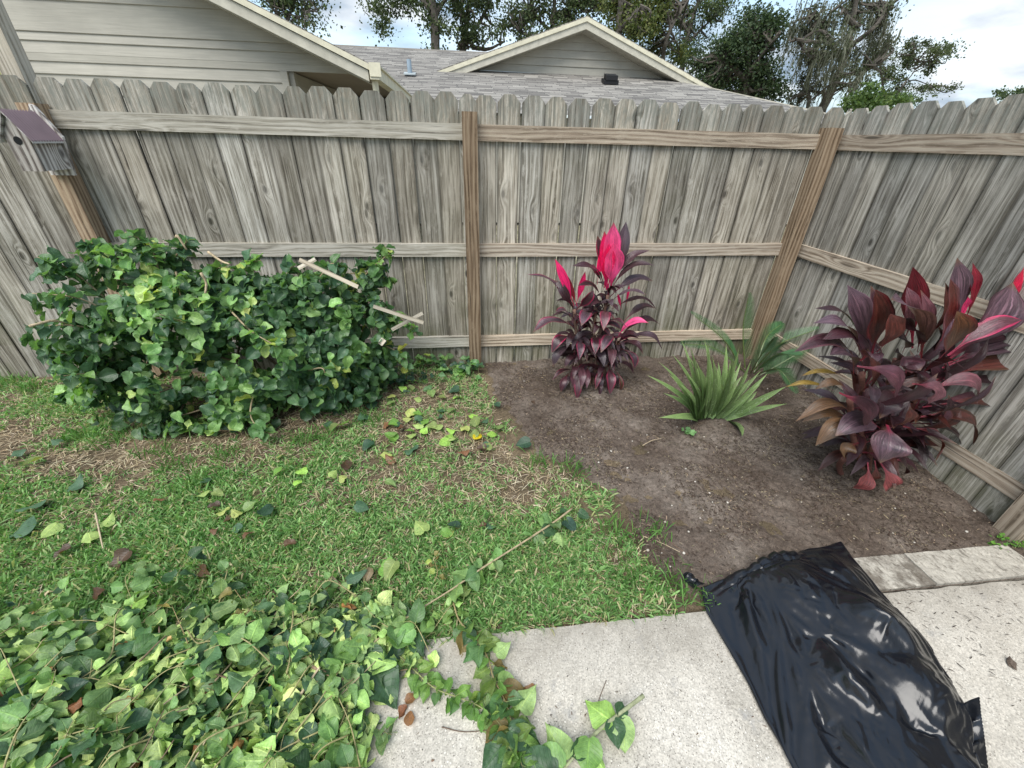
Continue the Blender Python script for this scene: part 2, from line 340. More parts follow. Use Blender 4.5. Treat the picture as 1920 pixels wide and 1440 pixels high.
def leafmat(name, rough=.42, trans=.25, vein=.5, under=(1.9, 1.7, 1.6), spots=0.0, spec=.5, streak=0.0):
    n = NT(name); c = n.attr('col').outputs['Color']
    sp = n.n('ShaderNodeSeparateXYZ', {0: n.attr('bc').outputs['Vector']}); u, t, sd = sp.outputs
    au = n.math('ABSOLUTE', u)
    mid = n.n('ShaderNodeMapRange', {'Value': au, 'From Min': .10, 'From Max': .0, 'To Min': 0.0, 'To Max': 1.0}).outputs[0]
    sv = n.math('SINE', n.math('MULTIPLY', n.math('SUBTRACT', t, n.math('MULTIPLY', au, .22)), 52.0))
    sv = n.n('ShaderNodeMapRange', {'Value': sv, 'From Min': .82, 'From Max': 1.0, 'To Min': 0.0, 'To Max': .55}).outputs[0]
    ve = n.math('MULTIPLY', n.math('MAXIMUM', mid, sv), vein)
    no = n.noise(n.xyz(n.math('MULTIPLY', u, 1.5), n.math('MULTIPLY', t, 3.0), n.math('MULTIPLY', sd, 9.0)), 2.5, 4, .6)
    c = n.mix(1.0, c, n.ramp(no, [(.3, (.72, .74, .7)), (.7, (1.25, 1.22, 1.15))]), 'MULTIPLY')
    c = n.mix(ve, c, n.mix(1.0, c, (1.9, 1.7, 1.5), 'MULTIPLY'))
    bf = n.n('ShaderNodeNewGeometry').outputs['Backfacing']
    c = n.mix(bf, c, n.mix(1.0, c, under, 'MULTIPLY'))
    if streak:
        s3 = n.noise(n.xyz(n.math('MULTIPLY_ADD', u, 7.0, n.math('MULTIPLY', t, 1.5)), n.math('MULTIPLY', t, 1.6), n.math('MULTIPLY', sd, 9.0)), 1.6, 4, .7)
        c = n.mix(1.0, c, n.ramp(s3, [(.34, 1-streak*.85), (.54, .92), (.68, 1+streak*.9)]), 'MULTIPLY')
        tipb = n.math('MULTIPLY', n.n('ShaderNodeMapRange', {'Value': t, 'From Min': .88, 'From Max': 1.0, 'To Min': 0.0, 'To Max': 1.0}).outputs[0], n.math('GREATER_THAN', n.math('FRACT', n.math('MULTIPLY', sd, 7.7)), .62))
        c = n.mix(n.math('MULTIPLY', tipb, .8), c, (.16, .09, .05))
        no = n.math('ADD', no, n.math('MULTIPLY', s3, 1.6))
    if spots:
        s2 = n.noise(n.xyz(n.math('MULTIPLY', u, 2.0), n.math('MULTIPLY', t, 26.0), n.math('MULTIPLY', sd, 9.0)), 2.0, 2)
        c = n.mix(n.n('ShaderNodeMapRange', {'Value': s2, 'From Min': .58, 'From Max': .68, 'To Min': 0.0, 'To Max': spots}).outputs[0], c, (.42, .50, .33))
    b = n.bump(n.math('ADD', n.math('MULTIPLY', ve, -1.0), n.math('MULTIPLY', no, .6)), .0025, .8)
    p = n.pbr(c, rough, b, Specular_IOR_Level=spec)
    if trans:
        tr = n.n('ShaderNodeBsdfTranslucent', {'Color': n.mix(1.0, c, (1.5, 1.7, .9), 'MULTIPLY'), 'Normal': b})
        ms = n.n('ShaderNodeMixShader', {0: trans, 1: p.outputs[0], 2: tr.outputs[0]}); n.t.links.new(ms.outputs[0], n.o.inputs[0])
    return n.m
M['leaf'] = leafmat('bush_leaf', .40, .22)
M['clip'] = leafmat('clipping_leaf', .45, .22, .6, (2.0, 1.75, 1.7))
M['cordy'] = leafmat('cordyline_leaf', .30, .12, .25, (1.25, 1.0, .85), spec=.6, streak=.8)
M['pink'] = leafmat('cordyline_pink_leaf', .4, .3, .25, (1.1, 1.0, 1.0), streak=.35)
M['aloe'] = leafmat('aloe_leaf', .45, .05, 0.0, (1, 1, 1), spots=.55, streak=.5)
M['sago'] = leafmat('sago_leaf', .35, .1, .3, (1.2, 1.2, 1.1))
M['grass'] = leafmat('grass_blade', .55, .3, .15, (1.1, 1.1, 1.05), spec=.3)
M['treeleaf'] = leafmat('tree_foliage', .6, .25, 0, (1.1, 1.1, 1.1), spec=.2)
M['moss'] = leafmat('hanging_moss', .8, .25, 0, (1, 1, 1), spec=.1)

def colmat(name, rough=.8, ns=40, amt=.5, bd=.002, spec=.3, metal=0):
    n = NT(name); c = n.attr('col').outputs['Color']; no = n.noise(n.n('ShaderNodeTexCoord').outputs['Object'], ns, 5, .6)
    lo, hi = 1-amt*.6, 1+amt*.6
    c = n.mix(1.0, c, n.ramp(no, [(.3, lo), (.7, hi)]), 'MULTIPLY')
    n.pbr(c, rough, n.bump(no, bd, .8), Specular_IOR_Level=spec, Metallic=metal); return n.m
M['stem'] = colmat('stem_bark', .8, 90, .6, .002)
M['bark'] = colmat('tree_bark', .9, 4, .9, .05)
M['chip'] = colmat('mulch_chip', .9, 120, .5)
M['stone'] = colmat('small_stone', .85, 60, .35)
M['paint'] = colmat('weathered_paint', .6, 9, .22, .001)
M['dark'] = colmat('dark_plastic_and_hole_shade', .5, 30, .3, .001)  # roof vent plastic, and the painted shade of the birdhouse hole

def siding():
    n = NT('painted_siding'); p = n.pos(); sp = n.n('ShaderNodeSeparateXYZ', {0: p}); x, y, z = sp.outputs
    gr = n.noise(n.xyz(n.math('MULTIPLY', x, 3.0), y, n.math('MULTIPLY', z, 60.0)), 1.0, 5, .65)
    dirt = n.noise(p, 1.1, 4, .6)
    c = n.mix(1.0, n.attr('col').outputs['Color'], n.ramp(gr, [(.3, .88), (.7, 1.08)]), 'MULTIPLY')
    c = n.mix(1.0, c, n.ramp(dirt, [(.35, .84), (.65, 1.05)]), 'MULTIPLY')
    n.pbr(c, .6, n.bump(gr, .0025, .8), Specular_IOR_Level=.35); return n.m
M['siding'] = siding()
def shingle():
    n = NT('asphalt_shingles'); sp = n.n('ShaderNodeSeparateXYZ', {0: n.attr('bc').outputs['Vector']}); x, y, z = sp.outputs
    br = n.n('ShaderNodeTexBrick', {'Vector': n.xyz(n.math('ADD', n.math('MULTIPLY', n.noise(n.xyz(0.0, n.math('FLOOR', n.math('DIVIDE', n.math('ADD', y, 20.0), .105)), 3.0), 7.3), 3.0), n.math('ADD', x, 60.0)), n.math('ADD', y, 20.0), 0.0), 'Color1': (.115, .107, .098, 1), 'Color2': (.33, .312, .28, 1), 'Mortar': (.045, .042, .040, 1), 'Scale': 1.0,
        'Mortar Size': .007, 'Mortar Smooth': .3, 'Bias': -.05, 'Brick Width': .40, 'Row Height': .105}, offset=.5, offset_frequency=2, squash=1.0, squash_frequency=1)
    no = n.noise(n.xyz(n.math('MULTIPLY', x, .8), n.math('MULTIPLY', y, 1.5), 0.0), 1.2, 5, .65); f = n.noise(n.xyz(x, y, 0.0), 60, 2)
    c = n.mix(1.0, br.outputs[0], n.ramp(no, [(.3, .85), (.7, 1.1)]), 'MULTIPLY'); c = n.mix(1.0, c, n.ramp(f, [(.3, .75), (.7, 1.25)]), 'MULTIPLY')
    n.pbr(c, .9, n.bump(n.math('MULTIPLY', br.outputs[1], -1.0), .012, 1)); return n.m
M['shingle'] = shingle()

def concrete():
    n = NT('exposed_concrete'); p = n.pos()
    big = n.noise(p, 3.2, 6, .62); v = n.n('ShaderNodeTexVoronoi', {'Vector': p, 'Scale': 120.0}); vc = n.n('ShaderNodeSeparateColor', {0: v.outputs['Color']}).outputs[0]
    v2 = n.n('ShaderNodeTexVoronoi', {'Vector': p, 'Scale': 230.0}); v2c = n.n('ShaderNodeSeparateColor', {0: v2.outputs['Color']}).outputs[0]
    fine = n.noise(p, 170, 4, .65)
    c = n.ramp(big, [(.30, (.35, .325, .28)), (.5, (.475, .445, .39)), (.68, (.57, .54, .48))])
    c = n.mix(1.0, c, n.ramp(vc, [(0, .84), (1, 1.14)]), 'MULTIPLY'); c = n.mix(1.0, c, n.ramp(fine, [(.35, .74), (.62, 1.12)]), 'MULTIPLY')
    pit = n.math('MULTIPLY', n.math('GREATER_THAN', v2c, .86), n.math('LESS_THAN', v2.outputs['Distance'], .36))
    c = n.mix(n.math('MULTIPLY', pit, .6), c, (.10, .085, .07))
    wh = n.math('MULTIPLY', n.math('LESS_THAN', vc, .12), n.math('LESS_THAN', v.outputs['Distance'], .33))
    c = n.mix(n.math('MULTIPLY', wh, .7), c, (.72, .69, .62))
    gs = n.noise(p, 5.5, 5, .7); c = n.mix(n.n('ShaderNodeMapRange', {'Value': gs, 'From Min': .60, 'From Max': .68, 'To Min': 0.0, 'To Max': .55}).outputs[0], c, (.27, .27, .27))
    yy = n.n('ShaderNodeSeparateXYZ', {0: p}).outputs[1]
    ed = n.math('MULTIPLY', n.n('ShaderNodeMapRange', {'Value': yy, 'From Min': .60, 'From Max': .84, 'To Min': 0.0, 'To Max': 1.1}).outputs[0], n.noise(p, 9, 4, .7))
    c = n.mix(ed, c, (.21, .19, .16))
    n.pbr(c, .9, n.bump(n.math('ADD', n.math('MULTIPLY', pit, -1.5), fine), .0018, .9), Specular_IOR_Level=.2); return n.m
M['concrete'] = concrete()
def groundmat(name, cols, thatch):
    n = NT(name); p = n.pos(); a = n.noise(p, 3.0, 6, .65); b = n.noise(p, 55, 4, .7); c2 = n.noise(p, 260, 3, .6)
    c = n.ramp(a, [(.32, cols[0]), (.5, cols[1]), (.68, cols[2])])
    c = n.mix(1.0, c, n.ramp(b, [(.3, .62), (.7, 1.3)]), 'MULTIPLY'); c = n.mix(1.0, c, n.ramp(c2, [(.32, .6), (.68, 1.3)]), 'MULTIPLY')
    st = n.noise(n.n('ShaderNodeMapping', {'Vector': p, 'Rotation': (0, 0, .7), 'Scale': (260, 22, 1)}).outputs[0], 1, 2)
    st2 = n.noise(n.n('ShaderNodeMapping', {'Vector': p, 'Rotation': (0, 0, -.9), 'Scale': (240, 20, 1)}).outputs[0], 1, 2)
    m = n.math('MAXIMUM', st, st2)
    c = n.mix(n.n('ShaderNodeMapRange', {'Value': m, 'From Min': .66, 'From Max': .74, 'To Min': 0.0, 'To Max': thatch}).outputs[0], c, (.30, .24, .16))
    n.pbr(c, .95, n.bump(n.math('ADD', n.math('MULTIPLY', b, 2.0), c2), .006, 1), Specular_IOR_Level=.15); return n.m
M['soil'] = groundmat('garden_soil', [(.092, .069, .054), (.145, .115, .094), (.225, .190, .160)], .12)
M['lawnsoil'] = groundmat('lawn_soil', [(.08, .065, .04), (.15, .115, .075), (.22, .17, .11)], .5)
M['far'] = groundmat('far_ground', [(.16, .16, .10), (.26, .24, .16), (.36, .33, .25)], .2)

def bagmat():
    n = NT('black_bin_bag_plastic'); p = n.n('ShaderNodeTexCoord').outputs['Object']
    a = n.noise(p, 26, 3, .5, .6); b = n.noise(n.n('ShaderNodeMapping', {'Vector': p, 'Scale': (30, 7, 20)}).outputs[0], 1, 3, .55, 1.2)
    n.pbr((.006, .007, .010), .21, n.bump(n.math('ADD', n.math('MULTIPLY', a, .25), n.math('MULTIPLY', b, .25)), .006, .35), Specular_IOR_Level=.55); return n.m
M['bag'] = bagmat()

# ------------------------------------------------------------------ ground
def grid(x0, x1, y0, y1, nx, ny, zf):
    X, Yg = np.meshgrid(np.linspace(x0, x1, nx), np.linspace(y0, y1, ny)); Z = zf(X, Yg)
    i = np.arange(ny-1)[:, None]*nx+np.arange(nx-1)[None]
    return np.stack([X, Yg, Z], -1).reshape(-1, 3), np.stack([i, i+1, i+nx+1, i+nx], -1).reshape(-1, 4)
m = MB(); V, Q = grid(-400, 400, -60, 700, 30, 30, lambda x, y: np.full_like(x, -.06)); m.add(V, Q)
tag(m.build('ground', M['far']), kind='structure')
m = MB(); V, Q = grid(-4.5, 1.6, -1.4, 3.1, 300, 220, lambda x, y: np.where((x > -.6) & (y < .86), -.05, (fbm(x*6, y*6)-.5)*.025-.004)); m.add(V, Q)
tag(m.build('lawn_ground', M['lawnsoil'], smooth=True), kind='structure')
EDGE = [G(*q)[:2] for q in ((895, 690), (925, 745), (960, 800), (985, 850), (1090, 885), (1135, 925), (1150, 975), (1215, 1060), (1260, 1100), (1318, 1152))]
EDGE = np.array(EDGE)
def edge_x(y): return np.interp(-np.asarray(y), -EDGE[:, 1], EDGE[:, 0])
def soilz(x, y):
    s = np.clip((x-edge_x(y)+.06+(fbm(x*9, y*9)-.5)*.14)/.16, 0, 1)
    lump = (fbm(x*11, y*11, 5)-.45)*.05+(fbm(x*45+3, y*45)-.5)*.014+.035*np.exp(-((x-.85)**2+(y-2.55)**2)/.12)+.04*np.exp(-((x-2.25)**2+(y-1.55)**2)/.15)+.03*np.exp(-((x-1.6)**2+(y-2.2)**2)/.1)
    return -.03*(1-s)+s*(.004+lump*np.clip((y-.86)/.25, .15, 1))
m = MB(); V, Q = grid(-.3, 2.75, .85, 3.1, 420, 320, soilz); m.add(V, Q)
tag(m.build('soil_bed', M['soil'], smooth=True), kind='structure')
# concrete patio slab
m = MB(); nx, ny = 60, 40
V, Q = grid(-.55, 3.3, -1.5, .84, nx, ny, lambda x, y: .012+0*x)
V[:, 1] += np.where(V[:, 1] > .83, (vn(V[:, 0]*14, V[:, 0]*3)-.5)*.008, 0)
m.add(V, Q); k = (ny-1)*nx; T = V[k:k+nx]; m.add(np.concatenate([T, T-[0, -.004, .12]]), [(i, i+1, nx+i+1, nx+i) for i in range(nx-1)])
T = V[0::nx]; m.add(np.concatenate([T, T-[.004, 0, .12]]), [(i, i+1, ny+i+1, ny+i) for i in range(ny-1)])
tag(m.build('concrete_patio', M['concrete']), kind='structure')

# ------------------------------------------------------------------ fence
def picket(mb, base, ux, uz, un, w_, h, th, lean=0, seed=None):
    """dog-eared board: base = bottom centre, ux across, uz up, un normal (towards viewer)"""
    seed = rng.random()*90 if seed is None else seed
    e = .033+rng.random()*.006; e2 = e*1.1
    prof = [(-w_/2, 0), (w_/2, 0), (w_/2, h-e2), (w_/2-e, h), (-w_/2+e, h), (-w_/2, h-e2)]
    nseg = 5
    V = []; B = []
    lev = [0, h*.25, h*.5, h*.75, h-e2, h]
    cup = (rng.random()-.5)*.006; bow = (rng.random()-.5)*.012
    for side in (0, 1):
        for z in lev:
            hw = w_/2 if z < h-.001 else w_/2-e
            for u in (-1, 0, 1):
                p = base+ux*(u*hw+lean*z)+uz*z+un*(th*(1-side)+cup*(u*u)+bow*math.sin(z/h*3.1))
                V.append(p); B.append((u*hw, z, seed))
    n = len(lev); Q = []
    for s in (0, 1):
        o = s*n*3
        for i in range(n-1):
            for j in (0, 1):
                a = o+i*3+j; q = (a, a+1, a+4, a+3); Q.append(q if s == 0 else q[::-1])
    o = n*3
    for i in range(n-1):
        for j in (0, 2):
            a = i*3+j; q = (a, a+3, a+3+o, a+o); Q.append(q)
    for i in (0, n-1):
        for j in (0, 1): a = i*3+j; Q.append((a, a+1, a+1+o, a+o))
    mb.add(V, Q, b=B)
ZR = [1.677, .962, .252]
UZ = np.array([0, 0, 1.0])
def run_pickets(mb, p0, dirv, un, length, gapf=.004, hj=.012, h=1.83, w0=.140):
    x = 0; dirv = np.array(dirv, float); un = np.array(un, float); p0 = np.array(p0, float)
    while x < length-.03:
        w_ = min(w0*(1+(rng.random()-.5)*.06), length-x)
        if length-x-w_ < .05: w_ = length-x
        base = p0+dirv*(x+w_/2)+un*((rng.random()-.5)*.012); base[2] = -.03
        picket(mb, base, dirv, UZ, un, w_, h+.03+(rng.random()-.5)*hj, .016, (rng.random()-.5)*.004)
        x += w_+gapf*(.3+1.5*rng.random())
def tilted_rail(mb, a, b, h, d, nrm, seed=None):
    a = np.array(a, float); b = np.array(b, float); n_ = np.array(nrm, float)
    mb.box(a-n_*d-UZ*h, UZ*h, b-a, n_*d, seed=seed)
XL, XC, XR = -2.306, .066, 2.48
f1 = empty('wood_fence', (XC, 3.0, 0), 'weathered grey dog-eared picket fence across the back of the yard with brown posts', 'fence')
m = MB(); run_pickets(m, (-2.30, 3.04, 0), (1, 0, 0), (0, -1, 0), 2.41, .0045); part(m, 'picket_panel', M['picket'], f1)
m = MB(); run_pickets(m, (.10, 3.04, 0), (1, 0, 0), (0, -1, 0), 2.535, .0065); part(m, 'picket_panel', M['picket'], f1)
for i, z in enumerate(ZR):
    for (xa, xb, dz, mt) in ((XL+.046, XC-.046, .003, 'rail_grey' if i < 2 else 'rail_grey'), (XC+.046, XR-.046, -.003, 'rail')):
        m = MB(); tilted_rail(m, (xa, 3.0, z+dz), (xb, 3.0, z-dz*.6), .089, .038, (0, -1, 0))
        # the rail stands between pickets (y 3.038) and y 3.0
        m.V[0] = m.V[0]+[0, .0, 0]; part(m, 'rail', M[mt], f1)
def post(mb, x, y, top, s=.089, lean=0, seed=None, un=1):
    mb.box((x-s/2, y, -.25), (s, 0, 0), (lean, 0, top+.25), (0, s, 0), seed=seed)
for x, top, sd, dyy in ((XL, 1.705, 3.3, 0), (XC, 1.735, 8.1, 0), (XR, 1.715, 12.7, 0)):
    m = MB(); post(m, x, 2.925, top, seed=sd, s=.092 if x < 2 else .098); part(m, 'post', M['post'], f1)
f0 = empty('wood_fence', (-3.2, 3.0, 0), 'darker picket fence section left of the birdhouse post with its rails on the far side', 'fence')
m = MB(); run_pickets(m, (-4.6, 3.02, 0), (1, 0, 0), (0, -1, 0), 2.29, .003, w0=.138); part(m, 'picket_panel', M['picket'], f0)
for z in ZR:
    m = MB(); tilted_rail(m, (-4.6, 3.078, z), (-2.33, 3.078, z), .089, .038, (0, -1, 0)); part(m, 'rail', M['rail_grey'], f0)
f2 = empty('wood_fence', (2.6, 1.4, 0), 'grey picket fence running along the right side behind the large dark red plant', 'fence')
m = MB(); run_pickets(m, (2.607, 2.99, 0), (0, -1, 0), (-1, 0, 0), 4.2, .0035); part(m, 'picket_panel', M['picket_cool'], f2)
for z in ZR:
    m = MB(); m.box((2.567, 2.99, z-.089), (0, 0, .089), (.018, -1.86, 0), (.036, 0, 0)); part(m, 'rail', M['rail'], f2)
m = MB(); m.box((2.531, 1.012, -.2), (.092, 0, 0), (0, 0, 1.9), (0, .092, 0)); part(m, 'post', M['rail'], f2)
# taller structure behind the left section
f3 = empty('tall_fence', (-2.6, 3.16, 0), 'tall mossy green boards and pale post rising behind the picket fence at top left', 'fence')
m = MB(); m.box((-2.52, 3.14, -.1), (.105, 0, 0), (0, 0, 2.9), (0, .09, 0), seed=21.7); part(m, 'post', M['palewood'], f3)
m = MB()
for i in range(9): m.box((-2.60-.083*i-.02*(i > 0), 3.16+.012*(i % 2), -.1), (.078, 0, 0), (0, 0, 2.75), (0, .02, 0))
part(m, 'board_panel', M['greenwood'], f3)
m = MB(); m.box((-2.71, 3.145, -.1), (.012, 0, 0), (0, 0, 2.8), (0, .02, 0)); part(m, 'batten', M['palewood'], f3)

# ------------------------------------------------------------------ birdhouse on the left post
bh = empty('birdhouse', (-2.47, 2.86, 1.43), 'small weathered wooden birdhouse with pinkish ribbed tin roof on the left fence post', 'birdhouse')
bx, yf, yb = -2.257, 2.72, 2.90
m = MB()
hw = .053
def prism(mb, prof, y0, y1, c=(1, 1, 1), seed=1.0):
    n = len(prof); V = [(x, y0, z) for x, z in prof]+[(x, y1, z) for x, z in prof]
    B = [(x, z, seed) for x, z in prof]+[(x, z+.3, seed) for x, z in prof]
    T = []
    for i in range(1, n-1): T += [(0, i, i+1), (n, n+i+1, n+i)]
    mb.add(V, [(i, n+i, n+(i+1) % n, (i+1) % n) for i in range(n)], T, c=c, b=B)
prism(m, [(bx-hw, 1.391), (bx+hw, 1.391), (bx+hw, 1.555), (bx, 1.635), (bx-hw, 1.555)], yf, yf+.014, seed=2.2); fp_ = part(m, 'front_panel', M['birdwood'], bh)
m = MB()
for sx in (-1, 1): m.box((bx+sx*hw-(.012 if sx > 0 else 0)+(.0005*sx), yf+.0145, 1.393), (0, .165, 0), (0, 0, .16), (.012, 0, 0), seed=5+sx)
m.box((bx-hw+.012, yf+.0145, 1.395), (2*hw-.024, 0, 0), (0, .165, 0), (0, 0, .012)); part(m, 'side_panel', M['birdwood'], bh)
m = MB(); prism(m, [(bx-.07, 1.36), (bx+.052, 1.36), (bx+.078, 1.55), (bx+.01, 1.69), (bx-.01, 1.70), (bx-.09, 1.55)], yb, yb+.018, seed=6); part(m, 'back_board', M['birdwood'], bh)
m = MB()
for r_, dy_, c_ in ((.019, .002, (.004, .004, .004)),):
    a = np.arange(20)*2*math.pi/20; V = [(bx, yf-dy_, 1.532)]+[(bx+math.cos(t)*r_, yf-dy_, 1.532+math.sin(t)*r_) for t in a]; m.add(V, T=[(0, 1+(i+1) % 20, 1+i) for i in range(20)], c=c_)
sub(m, 'entry_hole_shade', M['dark'], fp_)  # no real opening: flat near-black disc paints the shade inside the hole
m = MB()
for sx in (-1, 1):   # corrugated tin roof
    nr = 13; V = []
    for i in range(nr*4+1):
        y = yf-.02+i/(nr*4)*.215; h_ = .0045*math.sin(i*math.pi/2)
        for t in (0, 1): V.append((bx+sx*(t*.078), y, 1.668-t*.136+h_+.006*t*0))
    N = nr*4+1; m.add(V, [(2*i, 2*i+1, 2*i+3, 2*i+2) for i in range(N-1)], c=(.20, .145, .16))
part(m, 'tin_roof', M['paint'], bh)
m = MB()
for sx in (-1, 1): prism(m, [(bx+sx*.000, 1.662), (bx+sx*.076, 1.529), (bx+sx*.076, 1.521), (bx+sx*.0, 1.652)][::sx], yf-.016, yb-.002, seed=8)
part(m, 'roof_board', M['birdwood'], bh)

# ------------------------------------------------------------------ neighbour houses
WALL = (.46, .435, .37); TRIM = (.50, .475, .395); CREAM = (.62, .585, .45)
h1 = empty('house', (-3.5, 6.2, 0), 'beige lap sided house with dark porch corner behind the left half of the fence', 'house')
YW = 6.2
def laps(mb, poly_x, zs, Y, c, th=.014):
    """lap boards: each board leans out at its bottom; poly_x(z) gives the x range"""
    for a, b in zip(zs[:-1], zs[1:]):
        n = 14; V = []
        for z, yy in ((a, Y-th), (a+.004, Y-th-.001), (b, Y), ):
            x0, x1 = poly_x(min(z, b)); V += [(x0, yy, z), (x1, yy, z)]
        x0, x1 = poly_x(a); V += [(x0, Y, a), (x1, Y, a)]
        mb.add(V, [(0, 2, 3, 1), (2, 4, 5, 3), (6, 0, 1, 7)], c=np.array(c)*(1+(rng.random()-.5)*.04))
rk = lambda z: -1.0+(2.30-z)/.315*1.0+.0       # x of the rake underside at height z
zs = [0.0, .25, .5, .75, 1.0, 1.25, 1.5, 1.75, 1.93, 2.112, 2.292, 2.40, 2.478, 2.74, 2.94, 3.14, 3.34, 3.54]
m = MB(); laps(m, lambda z: (-9.5, -1.97 if z < 2.23 else min(rk(z), -1.02)), [z for z in zs if z < 2.15]+[2.225], YW, WALL)
laps(m, lambda z: (-9.5, min(rk(z)+.03, -1.0)), [2.292, 2.40, 2.478, 2.74, 2.94, 3.14, 3.34, 3.54], YW, WALL)
m.box((-9.5, YW-.014, 2.225), (8.48, 0, 0), (0, 0, .066), (0, .03, 0), c=WALL)
part(m, 'wall', M['siding'], h1)
m = MB(); m.box((-2.03, YW-.03, 0), (.075, 0, 0), (0, 0, 2.222), (0, .10, 0), c=np.array(WALL)*.95); m.box((-1.952, YW+.02, 0), (.055, 0, 0), (0, 0, 2.222), (0, .1, 0), c=np.array(WALL)*.8); part(m, 'corner_trim', M['siding'], h1)
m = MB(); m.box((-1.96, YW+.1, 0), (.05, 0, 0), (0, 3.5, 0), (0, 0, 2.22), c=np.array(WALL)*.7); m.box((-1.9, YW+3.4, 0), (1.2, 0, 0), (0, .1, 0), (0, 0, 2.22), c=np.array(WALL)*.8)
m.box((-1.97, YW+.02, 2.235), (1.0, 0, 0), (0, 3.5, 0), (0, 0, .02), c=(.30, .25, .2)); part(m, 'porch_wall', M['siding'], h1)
m = MB()    # roof slab, right slope and left slope, overhanging to y=5.75
def slab(mb, p, thick, c, bcs=None):
    p = np.array(p, float); q = p-[0, 0, thick]; B = None
    V = np.concatenate([p, q]); B = np.zeros((8, 3))
    e = norm(p[1]-p[0]); f = norm(p[3]-p[0]); B[:, 0] = (V-p[0])@e; B[:, 1] = (V-p[0])@f
    mb.add(V, [(0, 1, 2, 3), (7, 6, 5, 4), (0, 4, 5, 1), (1, 5, 6, 2), (2, 6, 7, 3), (3, 7, 4, 0)], c=c, b=B)
YO = 5.82
m = MB(); P1 = A(692, 118, YO); P0 = A(460, -2, YO); sl_ = (P0[2]-P1[2])/(P1[0]-P0[0]); XRd = -6.6
zr = P1[2]+(P1[0]-XRd)*sl_
slab(m, [(P1[0], YO, P1[2]), (P1[0], 13, P1[2]), (XRd, 13, zr), (XRd, YO, zr)], .02, (1, 1, 1))
slab(m, [(XRd, YO, zr), (XRd, 13, zr), (-12.2, 13, P1[2]), (-12.2, YO, P1[2])], .02, (1, 1, 1)); part(m, 'roof', M['shingle'], h1)
def rake(mb, a, b, y, off, h, d, c):
    a = np.array([a[0], y, a[1]-off]); b = np.array([b[0], y, b[1]-off]); mb.box(a-UZ*h, b-a, (0, d, 0), (0, 0, h), c=c)
m = MB(); rake(m, (P1[0], P1[2]), (XRd, zr), YO-.035, .012, .055, .06, CREAM); rake(m, (P1[0]-.02, P1[2]), (XRd, zr), YO-.012, .067, .10, .04, TRIM)
part(m, 'rake_board', M['paint'], h1)
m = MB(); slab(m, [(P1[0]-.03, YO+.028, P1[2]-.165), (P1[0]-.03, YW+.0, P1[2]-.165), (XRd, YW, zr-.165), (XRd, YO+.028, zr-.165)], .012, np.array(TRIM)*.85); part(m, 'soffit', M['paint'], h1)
m = MB(); m.box((P1[0]-.0, YO-.05, P1[2]-.15), (.10, 0, 0), (0, 6.8, 0), (0, 0, .13), c=CREAM)
m.box((P1[0]+.005, YO-.062, P1[2]-.125), (.12, 0, 0), (0, .012, 0), (0, 0, .125), c=np.array(CREAM)*1.05); m.box((P1[0]+.10, YO-.05, P1[2]-.04), (.022, 0, 0), (0, 6.8, 0), (0, 0, .018), c=CREAM)
g_ = part(m, 'gutter', M['paint'], h1)
m = MB(); tube(m, [(P1[0]+.03, YO+.05, P1[2]-.14), (P1[0]+.03, YO+.08, P1[2]-.3), (P1[0]+.01, YO+.3, P1[2]-.42), (P1[0]+.01, YO+.3, 0)], .035, 8, c=CREAM); part(m, 'downspout', M['paint'], h1)

h2 = empty('house', (3.2, 14, 0), 'house with grey shingle roof and wide beige gable behind the middle of the fence', 'house')
a0 = A(860, 130, 14); r0 = A(880, 98, 17.5); SL = (r0[2]-a0[2])/3.5
def rp(x, y): return (x, y, a0[2]+(y-14)*SL)
def onroof(px, py):
    d = ray(px, py); t = (a0[2]-14*SL-CAMH)/(d[2]-SL*d[1]); return CP+d*t
hA = onroof(1470, 196); hB = onroof(1330, 165)
hd = (hB-hA); hC = hA+hd*((17.5-hA[1])/hd[1]); hE = hA-hd*((hA[1]-9.3)/hd[1])
m = MB(); V = [rp(-9, 9.3), hE, hC, rp(-9, 17.5)]; V = np.array([tuple(q) for q in V]); V[:, 2] = a0[2]+(V[:, 1]-14)*SL
m.add(V, [(0, 1, 2, 3)], b=[(v[0], v[1], 0) for v in V])
m.add([V[1], V[1]+[9, 9, 0], V[2]], T=[(0, 1, 2)], b=[(0, 0, 0), (12, 0, 0), (6, 5, 0)]); m.add([V[3], V[2], V[2]+[0, 7, -1.8], V[3]+[0, 7, -1.8]], [(0, 1, 2, 3)], b=[(0, 0, 0), (9, 0, 0), (9, 7, 0), (0, 7, 0)])
part(m, 'roof', M['shingle'], h2)
m = MB(); m.box(V[1]-[0, 0, .05], V[2]-V[1]+[0, 0, .0], (.10, .0, -.02), (0, 0, .07), c=TRIM); m.box(V[3]-[0, .06, .02], V[2]-V[3], (0, .12, 0), (0, 0, .04), c=(.30, .28, .25)); part(m, 'ridge_cap', M['paint'], h2)
m = MB(); ey = 9.8; ez = a0[2]+(ey-14)*SL-.15; m.box((-9, ey, 0), (V[1][0]+8.8, 0, 0), (0, .1, 0), (0, 0, ez), c=WALL); m.box((V[1][0]-.3, ey, 0), (.1, 0, 0), (0, 8, 0), (0, 0, ez), c=WALL); part(m, 'wall', M['siding'], h2)
pk = A(1100, 30, 13.6); lf = A(816, 134, 13.6); rf_ = A(1334, 164, 13.6)
wl = A(862, 131, 14); wr = A(1312, 160, 14); wp = A(1100, 48, 14)
m = MB(); gz = [wl[2]-.4, 3.17, 3.40, 3.62, 3.84, 4.06, 4.30]
def gx(z):
    z = max(z, wl[2]-.0)
    return (wl[0]+(wp[0]-wl[0])*min(1, (z-wl[2])/(wp[2]-wl[2])), wr[0]+(wp[0]-wr[0])*min(1, (z-wl[2])/(wp[2]-wl[2])))
